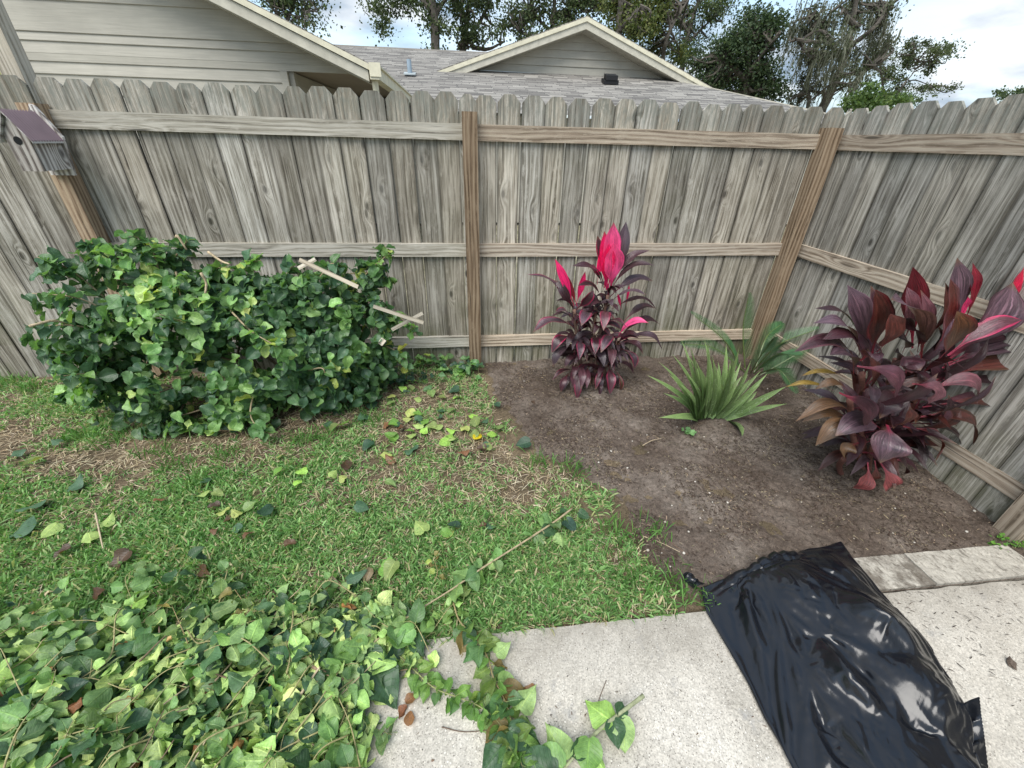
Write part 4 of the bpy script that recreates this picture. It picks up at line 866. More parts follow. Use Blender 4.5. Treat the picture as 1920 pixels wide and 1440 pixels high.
# ---- aloe clump
al = empty('aloe_plant', (1.5, 2.1, 0), 'spiky green aloe clump with pale spots between the two dark red plants', 'plant')
md = MB()
AL = [(-10, 705), (40, 740), (120, 700), (165, 795), (245, 730), (200, 830), (320, 745), (330, 830), (440, 885), (478, 900), (440, 960), (585, 972), (592, 1070), (335, 1255), (-60, 790), (-140, 830), (-210, 905), (-110, 1010), (-140, 1150), (20, 900), (70, 820), (100, 900), (280, 880), (380, 930), (280, 790), (-30, 950), (140, 720), (300, 960), (370, 900), (-80, 900), (180, 900), (240, 960), (420, 1000)]
AL += [(rng.uniform(-60, 420), rng.uniform(800, 1000)) for _ in range(22)]
for i, (x, y) in enumerate(AL):
    b0 = np.array([70+.30*(x-100)+rng.normal()*28+60, 1110+rng.normal()*25+(40 if y > 1000 else 0)])
    dY = -.22 if y > 1100 else (.02+rng.normal()*.08-.0004*abs(x-200))
    p0 = A(1280+b0[0]/3, 400+b0[1]/3, 2.06); p0[2] = max(.01, min(p0[2], .05)); p1 = A(1280+x/3, 400+y/3, 2.06+dY); p1[2] = max(p1[2], .04)
    g_ = np.array((.125, .205, .075))*(.75+.6*rng.random())
    d = p1-p0; side = np.array([-d[0]*.06, -.02, .025])
    def cf(t, u, g_=g_): return g_*(1+.5*t)*(1.35 if abs(u) > .9 else 1)+np.array((.03, .01, 0))*t
    strap(md, [p0, p0+d*.4+side, p0+d*.75+side*.7, p1], np.array([.9, 1, .95, .85, .72, .55, .35, .15, .0])*rng.uniform(.018, .026), cf, .35, (0, -.6, .8), thick=.010, tw=0)
part(md, 'foliage', M['aloe'], al, True)

# ---- sago palm
sg = empty('sago_palm', (2.15, 2.6, 0), 'young sago palm with feathery dark green fronds behind the aloe in the fence corner', 'palm')
def z6s(x, y, Y): return A(1280+x/3, 400+y/3, Y)
for pl in ([(350, 870, 2.55), (340, 650, 2.6), (372, 455, 2.62)], [(330, 880, 2.55), (240, 720, 2.55), (50, 562, 2.6)], [(400, 880, 2.5), (540, 740, 2.4), (760, 650, 2.3)], [(400, 900, 2.5), (520, 800, 2.35), (660, 800, 2.2)], [(360, 900, 2.5), (180, 760, 2.5), (-10, 735, 2.5)], [(430, 900, 2.5), (540, 880, 2.3), (640, 1010, 2.15)], [(400, 900, 2.55), (470, 700, 2.7), (560, 620, 2.75)], [(420, 920, 2.5), (560, 840, 2.5), (700, 760, 2.5)], [(380, 900, 2.5), (440, 800, 2.3), (520, 700, 2.2)]):
    C = curve([z6s(*q) for q in pl], 60); m = MB(); tube(m, C[::4], np.linspace(.005, .002, 15), 5, c=(.10, .15, .05))
    T = norm(np.gradient(C, axis=0)); tt = np.linspace(0, 1, 60)
    for i in range(7, 60):
        for s_ in (-1, 1):
            up_ = norm(np.cross(T[i], (0.2, -1, .1))); sd_ = norm(np.cross(T[i], (0.05, -.5, 1.0)))*s_
            if abs(T[i][2]) > .8: sd_ = np.array([s_, -.4, 0.])
            L = .095*math.sin(math.pi*min(1, .12+tt[i]*.86))**.6; d = norm(T[i]*.75+sd_+np.array([0, 0, .28]))
            p = C[i]; q = p+d*L; wv = norm(np.cross(d, (0, -.3, 1)))*.0022; g_ = np.array((.034, .090, .038))*(.7+.7*rng.random())
            mdp = p+d*L*.55+[0, 0, .006]
            m.add([p-wv, p+wv, mdp+wv, mdp-wv, q], [(0, 1, 2, 3)], [(3, 2, 4)], c=g_, b=[(0, .2, 1)]*5)
    part(m, 'frond', M['sago'], sg)

# ------------------------------------------------------------------ edging stones, loose stones
def slabbox(x0, x1, y0, y1, z, seed, amp=.004):
    V, Q = grid(x0, x1, y0, y1, 60, 26, lambda x, y: z+amp*(fbm(x*8+seed, y*40+x*14, 3)-.5)*2)
    nx, ny = 60, 26; V[:, 0] += (vn(V[:, 1]*30, V[:, 0]*2)-.5)*.004; m = MB(); m.add(V, Q)
    for T in (V[:nx], V[-nx:], V[0::nx], V[nx-1::nx]): k = len(T); m.add(np.concatenate([T, T-[0, 0, .09]]), [(i, i+1, k+i+1, k+i) for i in range(k-1)])
    return m
n_ = NT('edging_stone'); p_ = n_.pos()
ng = n_.noise(n_.n('ShaderNodeMapping', {'Vector': p_, 'Rotation': (0, 0, .75), 'Scale': (60, 26, 1)}).outputs[0], 1, 3, .6, .6); nb = n_.noise(p_, 9, 5, .65); nf = n_.noise(p_, 130, 4, .7)
c_ = n_.ramp(ng, [(.34, (.22, .20, .17)), (.44, (.40, .375, .325)), (.7, (.50, .47, .41))]); c_ = n_.mix(1.0, c_, n_.ramp(nf, [(.3, .7), (.65, 1.15)]), 'MULTIPLY')
c_ = n_.mix(n_.math('MULTIPLY', n_.n('ShaderNodeMapRange', {'Value': nb, 'From Min': .38, 'From Max': .55, 'To Min': 0.0, 'To Max': .95}).outputs[0], n_.attr('col').outputs['Fac']), c_, (.085, .068, .052))
n_.pbr(c_, .92, n_.bump(n_.math('ADD', ng, nf), .004, .9), Specular_IOR_Level=.2); M['edging'] = n_.m
for x0, x1, sd_, lab, dirt in ((1.20, 1.938, 3, 'dirt-covered grey edging stone half under the black bag', .8), (1.944, 2.475, 9, 'cleaner pale edging stone beside the right fence post', .15)):
    m = slabbox(x0, x1, .853, 1.003, .020, sd_); m.C = [np.broadcast_to((dirt,)*3, (len(v), 3)) for v in m.V]
    tag(m.build('edging_stone', M['edging'], origin=((x0+x1)/2, .93, 0)), lab, 'stone')
def rock_mesh(name, k, c, sc=(1, .8, .6), mat='stone'):
    r = np.random.default_rng(k); V = []; n1_, n2_ = 7, 9
    for i in range(n1_):
        a = math.pi*i/(n1_-1)
        for j in range(n2_):
            b = 2*math.pi*j/n2_; s_ = 1+(r.random()-.5)*.45*(0 < i < n1_-1); V.append((math.sin(a)*math.cos(b)*sc[0]*s_, math.sin(a)*math.sin(b)*sc[1]*s_, math.cos(a)*sc[2]*s_))
    Q = [(i*n2_+j, (i+1)*n2_+j, (i+1)*n2_+(j+1) % n2_, i*n2_+(j+1) % n2_) for i in range(n1_-1) for j in range(n2_)]
    m = MB(); m.add(V, Q, c=c); return m.build(name, M[mat])
def place(o, loc, s=1.0, rz=None, rx=0, ry=0):
    o.location = [float(q) for q in loc]; o.scale = (s, s, s); o.rotation_euler = (rx, ry, rng.random()*6.28 if rz is None else rz); return o
protos = [rock_mesh('pebble', 20+k, [(.55, .52, .46), (.42, .38, .32), (.62, .58, .52)][k % 3]) for k in range(5)]
# the photograph's larger pale stones first, the rest scattered
PB_ = [(1281, 1040), (1214, 1034), (1330, 925), (1363, 945), (1500, 905), (1290, 1000), (1176, 880), (1122, 870), (1145, 850), (1245, 985), (1825, 960), (1810, 1000), (1600, 1012), (1690, 935), (1340, 880), (1080, 800), (1090, 822), (1185, 830), (1215, 850), (1000, 700), (1015, 705), (960, 745), (1026, 760), (1205, 770), (1160, 825), (1430, 850), (1460, 870), (1520, 990), (1700, 870), (1765, 970), (1256, 1065), (1240, 1083)]
while len(PB_) < 96:
    x = rng.uniform(.35, 2.4); y = rng.uniform(1.05, 2.85)
    if x > edge_x(y)+.08: PB_.append((x, y, 0))
for i, q in enumerate(PB_):
    o = protos[i] if i < 5 else protos[rng.integers(0, 5)].copy()
    if i >= 5: col.objects.link(o)
    p = G(*q) if len(q) == 2 else np.array(q, float)
    p[2] = float(soilz(np.array(p[0]), np.array(p[1])))+.003
    place(o, p, rng.uniform(.0045, .0085) if len(q) == 2 and i < 12 else rng.uniform(.002, .0048)); pl_ = 'near the slim pink-topped plant' if p[1] > 2.1 and p[0] < 1.25 else 'around the aloe' if p[1] > 1.85 else 'near the large burgundy plant' if p[0] > 1.7 else 'in front of the black bag' if p[1] < 1.3 else 'in the middle of the soil bed'
    tag(o, 'tiny pale pebble lying on brown soil '+pl_, 'pebble', 'pale pebbles '+pl_)
o = rock_mesh('stone', 77, (.13, .10, .08), (1.4, .7, .55)); place(o, G(1897, 1243, .022), .017, 1.0); tag(o, 'small dark brown clod lying alone on the concrete near the right edge', 'stone')

# mulch, straw
def strips(mb, P, ang, L, W, C, z0=.003, tilt=.25):
    n = len(P); d = np.stack([np.cos(ang), np.sin(ang), (rng.random(n)-.5)*tilt], 1)*L[:, None]/2; s = np.stack([-np.sin(ang), np.cos(ang), (rng.random(n)-.5)*.6], 1)*W[:, None]/2
    k = np.array([0, 0, 1])*(L[:, None]*(rng.random((n, 1)))*.10)
    P = P+[0, 0, z0]; V = np.stack([P-d-s, P-d*1.0+s, P+s+k, P-s+k, P+d+s*.3, P+d-s*.3], 1); Q = np.array([(0, 3, 2, 1), (3, 5, 4, 2)])
    mb.add(V.reshape(-1, 3), (Q[None]+np.arange(n)[:, None, None]*6).reshape(-1, 4), c=np.repeat(C, 6, 0), b=np.tile((0, .5, 1), (n*6, 1)))
def scatter(n, x0, x1, y0, y1, f):
    x = rng.uniform(x0, x1, n); y = rng.uniform(y0, y1, n); k = rng.random(n) < f(x, y); return x[k], y[k]
m = MB()
x, y = scatter(52000, 0, 2.58, .92, 2.99, lambda x, y: (x > edge_x(y)+(vn(x*20, y*20)-.6)*.25)*(.15+.85*(fbm(x*4+2, y*4) > .47)*1.0))
P = np.stack([x, y, soilz(x, y)], 1); strips(m, P, rng.random(len(x))*6.28, rng.uniform(.004, .022, len(x))*rng.uniform(.6, 1.3, len(x)), rng.uniform(.0015, .0045, len(x)), pal(len(x), [(.045, .030, .022), (.085, .062, .045), (.15, .12, .09), (.30, .24, .16)], [.40, .32, .18, .10], .3))
x, y = scatter(420, 1.55, 2.45, .2, .86, lambda x, y: np.clip((y-.35)*2.2, .03, 1)); strips(m, np.stack([x, y, x*0+.014], 1), rng.normal(-.6, .7, len(x)), rng.uniform(.004, .026, len(x)), rng.uniform(.0012, .003, len(x)), pal(len(x), [(.03, .02, .016), (.09, .065, .05)], [.7, .3], .3), .002, .02)
x, y = scatter(90, -.3, 1.0, .3, .84, lambda x, y: x*0+1); strips(m, np.stack([x, y, x*0+.014], 1), rng.random(len(x))*6.28, rng.uniform(.002, .012, len(x)), rng.uniform(.001, .003, len(x)), pal(len(x), [(.04, .028, .02), (.13, .09, .06)], [.6, .4], .3), .002, .02)
tag(m.build('mulch', M['chip']), kind='stuff')
# ------------------------------------------------------------------ lawn
def lawn_mask(x, y):
    e = edge_x(y)+(fbm(x*7, y*7, 3)-.5)*.35; d = e-x
    return (d > 0)*((y > .845)+(x < -.55)*1.0 > 0)*np.clip(d/.12, .25, 1)
def green(x, y):
    g = .66+1.6*(fbm(x*2.2+7, y*2.6+3, 4)-.5); g += .34*np.clip((1.75-y)/.5, -1, 1)-.10
    g -= .55*np.exp(-((x-.35)**2/.12+(y-1.75)**2/.12))*.9
    g -= .55*np.exp(-((x-.62)**2/.010+(y-1.12)**2/.03)); g -= .25*np.exp(-((x-.25)**2/.02+(y-1.35)**2/.05))
    g -= .45*np.exp(-((y-2.02)**2/.03))*(x < -.9)
    g += .3*(x < -2.2)
    return g
m = MB()
x, y = scatter(46000, -3.4, 1.0, .4, 2.98, lambda x, y: lawn_mask(x, y)*(.35+.65*(1-np.clip(green(x, y), 0, 1)))*.9)
strips(m, np.stack([x, y, (fbm(x*6, y*6)-.5)*.025], 1), rng.random(len(x))*6.28, rng.uniform(.02, .07, len(x)), rng.uniform(.0012, .0030, len(x)), pal(len(x), [(.40, .32, .20), (.55, .47, .33), (.20, .145, .085), (.10, .07, .045)], [.4, .32, .18, .10], .2), .006, .5)
tag(m.build('thatch', M['chip']), kind='stuff')
def blades(mb, x, y, z, L, W, C, lean=(.3, 1.1)):
    n = len(x); a = rng.random(n)*6.28; el = math.pi/2-rng.uniform(lean[0], lean[1], n); d = np.stack([np.cos(a)*np.cos(el), np.sin(a)*np.cos(el), np.sin(el)], 1)
    tw = rng.random(n)*6.28; s0 = norm(np.cross(d, np.stack([np.cos(tw), np.sin(tw), np.zeros(n)+.6], 1)))
    P = np.stack([x, y, z], 1); dr = np.array([0, 0, -1.0])*(L*rng.uniform(.1, .55, n))[:, None]; o_ = d*L[:, None]
    p1 = P+o_*.4; p2 = P+o_*.75+dr*.35; p3 = P+o_+dr; p3[:, 2] = np.maximum(p3[:, 2], .004); w_ = W[:, None]*s0
    V = np.stack([P-w_*.6, P+w_*.6, p1-w_, p1+w_, p2-w_*.8, p2+w_*.8, p3], 1); Q = np.array([(0, 1, 3, 2), (2, 3, 5, 4)]); T = np.array([(4, 5, 6)]); k = np.arange(n)[:, None, None]*7
    cc = np.repeat(C, 7, 0).reshape(n, 7, 3); B = np.zeros((n, 7, 3)); B[:, :, 0] = [-1, 1, -1, 1, -1, 1, 0]; B[:, :, 1] = [0, 0, .4, .4, .75, .75, 1]; B[:, :, 2] = rng.random((n, 1))*9
    mb.add(V.reshape(-1, 3), (Q[None]+k).reshape(-1, 4), (T[None]+k).reshape(-1, 3), c=cc.reshape(-1, 3), b=B.reshape(-1, 3))
m = MB(); cx, cy = scatter(56000, -3.5, 1.05, .35, 2.98, lambda x, y: lawn_mask(x, y)*np.clip(green(x, y), .03, 1)*np.where(y < 1.5, 1, .62))
k = 6; x = np.repeat(cx, k)+rng.normal(size=len(cx)*k)*.010; y = np.repeat(cy, k)+rng.normal(size=len(cx)*k)*.010
q = (x > -.55) & (y < .842); x, y = x[~q], y[~q]; n = len(x)
print('blades', n)
gg = np.clip(green(x, y), 0, 1)
C = pal(n, [(.10, .215, .070), (.175, .335, .110), (.28, .44, .19), (.38, .42, .21), (.52, .46, .31)], [.22, .33, .28, .10, .07], .2)
blades(m, x, y, np.zeros(n)-.004+(fbm(x*6, y*6)-.5)*.025, rng.uniform(.026, .066, n)*(.75+.5*gg), rng.uniform(.0020, .0040, n), C, (.3, 1.4))
# tall tufts round the bush foot and a few at the soil edge
tx, ty = [], []
for q in [(300, 850), (330, 880), (420, 860), (640, 770), (560, 830), (700, 790), (1215, 1000), (1250, 1090), (1295, 1120), (1150, 1000), (1010, 870), (1075, 880), (60, 730), (20, 720), (600, 820), (210, 830), (1170, 1090), (380, 905), (150, 820), (665, 740)]:
    p = G(*q); tx += list(p[0]+rng.normal(size=70)*.05); ty += list(p[1]+rng.normal(size=70)*.04)
tx = np.array(tx); ty = np.minimum(np.array(ty), 2.97); n = len(tx); blades(m, tx, np.maximum(ty, .85), tx*0, rng.uniform(.05, .13, n), rng.uniform(.0015, .003, n), pal(n, [(.08, .19, .045), (.14, .28, .08)], [.5, .5], .2), (.1, .9))
tag(m.build('grass', M['grass']), kind='stuff')

# ------------------------------------------------------------------ pile of clippings, front left
PILE = [G(*q)[:2] for q in ((-500, 1170), (-40, 1170), (120, 1190), (260, 1160), (380, 1140), (470, 1150), (560, 1110), (640, 1110), (720, 1150), (770, 1205), (760, 1255), (715, 1320), (690, 1370), (672, 1440), (640, 1560))]+[np.array((-1.7, .30))]
PILE = np.array(PILE)
def pile_h(x, y): return .030+.11*np.clip((-.25-x)/.9, 0, 1)*np.clip((1.12-y)/.35, 0.05, 1)*(.55+.9*fbm(x*5, y*5, 3))
PALE0 = (.16, .27, .10)
m = MB(); ms = MB()
n = 5600; x = rng.uniform(-2.1, .0, n); y = rng.uniform(.28, 1.2, n); k = inpoly(x+(vn(x*9, y*9)-.5)*.16+rng.normal(size=n)*.025, y+(vn(x*9+9, y*9)-.5)*.16+rng.normal(size=n)*.035, PILE); x, y = x[k], y[k]; n = len(x)
k = rng.random(n) < np.clip((1.16-y)/.30, .12, 1)*np.where((y > .92) & (fbm(x*7, y*7) < .46), .25, 1); x, y = x[k], y[k]; n = len(x)
h = pile_h(x, y); z = h*rng.random(n)**.6+.012
Nn = np.stack([rng.normal(size=n)*.85, rng.normal(size=n)*.85, np.ones(n)], 1)*np.where(rng.random(n) < .58, -1, 1)[:, None]
a = rng.random(n)*6.28; Fd = np.stack([np.cos(a), np.sin(a), rng.normal(size=n)*.42-.05], 1)
under = Nn[:, 2] < 0
C = np.where(under[:, None], pal(n, [(.21, .33, .12), (.27, .39, .15), (.125, .22, .085)], [.45, .35, .2], .15), pal(n, [DKG, MDG, (.035, .085, .055), (.11, .20, .06), (.19, .30, .08)], [.36, .26, .2, .1, .08], .18))
dr = rng.random(n) < .045; C[dr] = pal(dr.sum(), [(.22, .12, .05), (.12, .06, .03), (.33, .24, .12)], [1, 1, 1], .2)
S = rng.uniform(.038, .088, n)*(.8+.35*np.clip((.9-y)/.5, 0, 1)); dr2 = dr
ov = (rng.random(n) < .38) & ~dr; ht = ~ov & ~dr; put_leaves(m, 'heart', np.stack([x, y, z], 1)[ht], Fd[ht], Nn[ht], S[ht], C[ht]); put_leaves(m, 'oval', np.stack([x, y, z+.005], 1)[ov], Fd[ov], Nn[ov], S[ov]*1.05, C[ov]); put_leaves(m, 'dry', np.stack([x, y, z+.01], 1)[dr], Fd[dr], Nn[dr], S[dr]*.6, C[dr])
for i in range(130):
    q = rng.integers(0, n); p = np.array([x[q], y[q], h[q]*rng.uniform(.5, 1.05)+.012]); a = rng.normal(.35, .9); L = rng.uniform(.06, .22); d = np.array([math.cos(a), math.sin(a), rng.normal()*.08])*L
    if not inpoly(np.array([p[0]+d[0]]), np.array([p[1]+d[1]]), PILE)[0]: d *= -.4
    tube(ms, curve([p, p+d*.5+rng.normal(size=3)*.012, p+d], 9), np.linspace(1, .5, 9)*rng.uniform(.0012, .0042), 5, c=[(.38, .31, .2), (.24, .28, .12), (.17, .12, .08)][i % 3], jit=.2)
for i in range(84):       # tangled vine ends with their leaves still on
    q = rng.integers(0, n); p = np.array([x[q], y[q], h[q]+.02]); a = rng.uniform(0, 6.28); L = rng.uniform(.14, .32); d = np.array([math.cos(a), math.sin(a), rng.uniform(-.05, .12)])*L
    if p[0]+d[0] > -.35 or p[1]+d[1] > 1.25: d = -d
    P_ = [p, p+d*.35+rng.normal(size=3)*.02+[0, 0, .012], p+d*.7+rng.normal(size=3)*.02+[0, 0, .008], p+d]
    spray(m, ms, P_, rng.uniform(.0016, .0034), rng.integers(8, 16), rng.uniform(.05, .085), [PALE0, LTG, DKG, MDG], [.4, .25, .2, .15], upv=(0, 0, [-1, 1][i % 2]), stemcol=(.30, .27, .13), tipsmall=.55)
m.build('clippings', M['clip'], smooth=True); tag(bpy.data.objects['clippings'], kind='stuff')
tag(ms.build('twig_litter', M['stem'], smooth=True), kind='stuff')

# ------------------------------------------------------------------ cut branches (each one a thing)
def branch(name, pts, label, rad, nl, size, cols, wts, group=None, extra=(), tips=.7, cat='branch', sc=(.34, .27, .17), kind='heart', lift=0):
    P = [G(a, b, z+lift) for a, b, z in pts]; c = P[len(P)//2]
    e_ = empty(name, (c[0], c[1], 0), label, cat, group); ml = MB(); ms = MB()
    if nl: spray(ml, ms, P, rad, nl, size, cols, wts, kind, .2, stemcol=sc, tipsmall=tips)
    else: C = curve(P, 24); tube(ms, C, np.linspace(rad, rad*.6, 24), 7, c=sc, jit=.2)
    for (px, py, z, dx_, dy_, L, c_, up) in extra:      # hand-placed leaves: base pixel, direction pixel, length
        p0 = G(px, py, z); p1 = G(px+dx_, py+dy_, z-.01); put_leaves(ml, kind, [p0], [p1-p0], [np.array([rng.normal()*.25, rng.normal()*.25-.15, up])], [L], np.array([c_]))
    if ml.V: part(ml, 'foliage', M['clip'], e_, True)
    part(ms, 'stem', M['stem'], e_, True); return e_
PALE = (.145, .245, .10)
branch('cut_branch', [(1072, 954, .05), (1040, 978, .055), (985, 1014, .055), (900, 1068, .06), (850, 1103, .06), (760, 1160, .06), (700, 1205, .055), (640, 1255, .06)], 'long thin cut branch with sparse pale leaves lying diagonally across the lawn', .0055, 26, .055, [PALE, LTG, DKG, MDG], [.5, .25, .1, .15], tips=1.5,
       extra=[(1045, 975, .05, -5, 22, .06, PALE, -1), (1060, 975, .04, 28, 30, .075, BLG*1 if 0 else (.03, .07, .05), 1), (1085, 960, .03, 24, 15, .06, DKG, 1), (1035, 990, .04, -45, 30, .075, DKG, 1), (1050, 1000, .04, 8, 38, .07, PALE, -1), (925, 1050, .06, -10, 30, .05, PALE, -1), (735, 1195, .06, 35, 12, .09, LTG, 1), (715, 1180, .06, 20, -40, .09, PALE, -1),
              (690, 1215, .07, -50, -45, .13, PALE, -1), (660, 1240, .08, -70, -30, .14, LTG, 1), (650, 1250, .08, -15, 70, .13, PALE, -1), (700, 1250, .05, 35, 60, .15, DKG, 1), (745, 1180, .06, 45, -20, .08, PALE, -1), (690, 1230, .07, 40, 20, .11, LTG, -1), (640, 1255, .08, -60, 20, .11, LTG, 1), (760, 1165, .05, -35, -35, .08, DKG, 1), (780, 1195, .04, 15, 40, .07, DKG, 1)])
branch('cut_branch', [(1207, 1304, .075), (1170, 1332, .06), (1120, 1372, .05), (1075, 1420, .045), (1050, 1450, .04)], 'thick green cut stick with a few large leaves on the concrete at the bottom', .0068, 0, .08, [LTG], [1], sc=(.25, .27, .16),
       extra=[(1148, 1352, .055, -48, -38, .095, (.14, .27, .07), -1), (1150, 1350, .055, 8, 45, .07, DKG, 1), (1160, 1343, .06, 8, -35, .05, DKG, 1), (1165, 1345, .06, 5, 45, .085, PALE, -1), (1105, 1385, .06, -2, 45, .09, (.14, .27, .07), 1), (1100, 1395, .05, 30, 45, .08, LTG, -1), (1060, 1425, .06, -25, -50, .10, PALE, -1), (1055, 1440, .06, -45, -20, .10, LTG, 1), (1075, 1420, .05, 20, -60, .06, DKG, 1), (1040, 1450, .06, -70, -30, .12, DKG, 1), (1045, 1452, .06, -10, 40, .10, LTG, 1)])
branch('cut_vine', [(735, 1215, .03), (775, 1255, .035), (815, 1290, .035), (860, 1308, .035), (900, 1325, .04), (935, 1355, .05), (955, 1400, .05), (985, 1460, .05)], 'narrow vine clipping crowded with small round green leaves curving over the concrete', .0028, 62, .040, [(.11, .22, .05), (.16, .28, .07), MDG], [.45, .35, .2], cat='vine', sc=(.26, .27, .12), tips=1.2)
branch('cut_vine', [(850, 1130, .05), (862, 1165, .045), (895, 1200, .04), (915, 1235, .04), (925, 1270, .04), (945, 1310, .045), (958, 1350, .05), (968, 1400, .06), (985, 1455, .06)], 'leafy clipping with olive and brownish leaves hanging from the grass onto the concrete', .0034, 58, .062, [(.12, .19, .05), MDG, (.17, .13, .05), (.15, .27, .07)], [.35, .25, .15, .25], cat='vine', sc=(.25, .20, .10), tips=1.15,
       extra=[(885, 1180, .05, -20, 40, .06, DKG, 1), (900, 1210, .05, 55, -12, .075, (.13, .2, .05), 1), (930, 1225, .05, 30, -22, .06, PALE, -1), (935, 1330, .05, -45, 10, .06, DKG, 1), (950, 1390, .05, -35, 45, .10, DKG, 1), (955, 1370, .07, 60, 25, .10, DKG, 1), (975, 1330, .06, 28, -40, .085, PALE, -1)])
branch('cut_branch', [(585, 1250, .09), (650, 1275, .07), (710, 1262, .04), (782, 1253, .03)], 'bare brown cut end poking from the clippings over the patio corner', .0055, 8, .08, [PALE, LTG, DKG], [1, 1, 1], sc=(.24, .17, .11))
branch('cut_branch', [(560, 1330, .07), (620, 1345, .05), (690, 1362, .03), (735, 1378, .03)], 'leafy clipping with thin stalk reaching onto the concrete left edge', .004, 20, .065, [PALE, LTG, DKG], [1, 1, .5], sc=(.24, .24, .12))
STK = (.42, .34, .23)
for pts_, lab, r_ in (([(541, 1337, .075), (572, 1290, .085), (600, 1250, .095)], 'short pale cut stick lying on the clippings left of the patio', .0055), ([(179, 962, .05), (186, 995, .055), (193, 1028, .05)], 'crooked pale bare twig on the grass at far left', .0042),
                      ([(95, 1430, .09), (160, 1408, .10), (205, 1398, .10), (285, 1403, .09)], 'long tan stick on the clippings at the bottom left', .0045), ([(35, 1300, .07), (75, 1280, .08), (120, 1265, .08)], 'pale forked twig among leaves at left edge', .0042), ([(355, 1440, .09), (388, 1385, .10)], 'slim yellow green stalk upright in the bottom clippings', .0032),
                      ([(1215, 985, .012), (1245, 1008, .015), (1290, 1040, .012)], 'dark brown split twig on the soil above the bag', .0045), ([(1205, 1005, .012), (1240, 1018, .012), (1275, 1035, .012)], 'thin orange brown twig on the soil beside the split twig', .0022), ([(828, 1363, .018), (870, 1372, .016), (925, 1368, .018)], 'hair thin dark twig on the concrete beside the vine', .0018), ([(1130, 1345, .02), (1122, 1318, .02), (1137, 1275, .018)], 'thin dark forked twig on the concrete above the green stick', .0018),
                      ([(1525, 895, .012), (1560, 862, .015)], 'pale broken twig on the soil left of the large red plant', .0025), ([(1205, 835, .02), (1222, 826, .022), (1240, 822, .02)], 'short grey twig on the soil below the slim red plant', .0025)):
    branch('twig', pts_, lab, r_, 0, 0, [PALE], [1], cat='twig', sc=(.13, .09, .065) if 'dark' in lab else STK)
for pts_, lab in (([(365, 1245, .05), (350, 1200, .14), (322, 1135, .20)], 'upright thin sprig with olive leaves left of centre in the clippings'), ([(492, 1200, .05), (470, 1150, .10), (440, 1105, .15)], 'upright sprig with reddish tip leaves beside the long branch')):
    branch('sprig', pts_, lab, .0025, 13, .055, [(.11, .17, .05), (.2, .17, .06), MDG], [.5, .25, .25], cat='sprig', sc=(.27, .2, .1), tips=.6)
branch('sprig', [(465+350, 1090, .04), (820, 1070, .07), (812, 1045, .09)], 'small yellowing sprig standing in the grass above the long branch', .002, 8, .035, [YLG, (.2, .17, .06)], [.6, .4], cat='sprig', sc=(.27, .2, .1))

# ------------------------------------------------------------------ fallen leaves (each one a thing)
def leafproto(kind, k, c):
    V, Q, B = TPL[kind][k]; m = MB(); V = (V-[.5, 0, 0]); V[:, 2] *= .6; m.add(V, Q, c=np.array(c)*(.85+.3*rng.random()), b=B+[0, 0, rng.random()*9]); return m.build('fallen_leaf', M['clip'], smooth=True)
LP = {'pale': [leafproto('heart', k, (.16+.03*(k % 2), .25, .085)) for k in range(6)], 'dark': [leafproto('heart', k, (.032, .075, .045)) for k in range(5)], 'lime': [leafproto('heart', k, (.15, .30, .06)) for k in range(5)], 'dry': [leafproto('dry', k, [(.11, .062, .035), (.07, .042, .026), (.17, .13, .08)][k % 3]) for k in range(5)]}
LAB = {'pale': ('pale green heart-shaped leaf lying underside up on the lawn', 'pale fallen leaves on the lawn'), 'dark': ('dark blue-green heart-shaped leaf lying on the lawn', 'dark fallen leaves on the lawn'), 'lime': ('bright lime green leaf lying on the lawn', 'lime fallen leaves on the lawn'), 'dry': ('small curled brown dry leaf lying on the lawn', 'dry brown leaves on the lawn')}
used = {}
def fallen(kind, p, s, lab=None, flip=None):
    i = used.get(kind, 0); used[kind] = i+1
    o = LP[kind][i] if i < len(LP[kind]) else LP[kind][rng.integers(0, len(LP[kind]))].copy()
    if i >= len(LP[kind]): col.objects.link(o)
    f = (rng.random() < .5) if flip is None else flip
    place(o, p, s, None, rng.normal()*.22+(math.pi if f else 0), rng.normal()*.2)
    X_, Y_ = float(p[0]), float(p[1])
    pl_ = 'beside the foot of the leafy bush' if Y_ > 2.15 and X_ < -.9 else 'on the bare patch below the middle post' if Y_ > 1.55 and X_ > -.9 else 'on the far left part of the lawn' if X_ < -1.25 else 'near the long cut branch' if Y_ < 1.3 else 'in the middle of the green lawn'
    ap = {'pale': 'pale green heart-shaped fallen leaf', 'dark': 'dark blue-green fallen leaf', 'lime': 'bright lime green fallen leaf', 'dry': 'small curled brown dry leaf'}[kind]
    tag(o, lab or ap+' '+pl_, 'leaf', None if lab else {'pale': 'pale', 'dark': 'dark', 'lime': 'lime', 'dry': 'dry brown'}[kind]+' fallen leaves '+pl_); return o
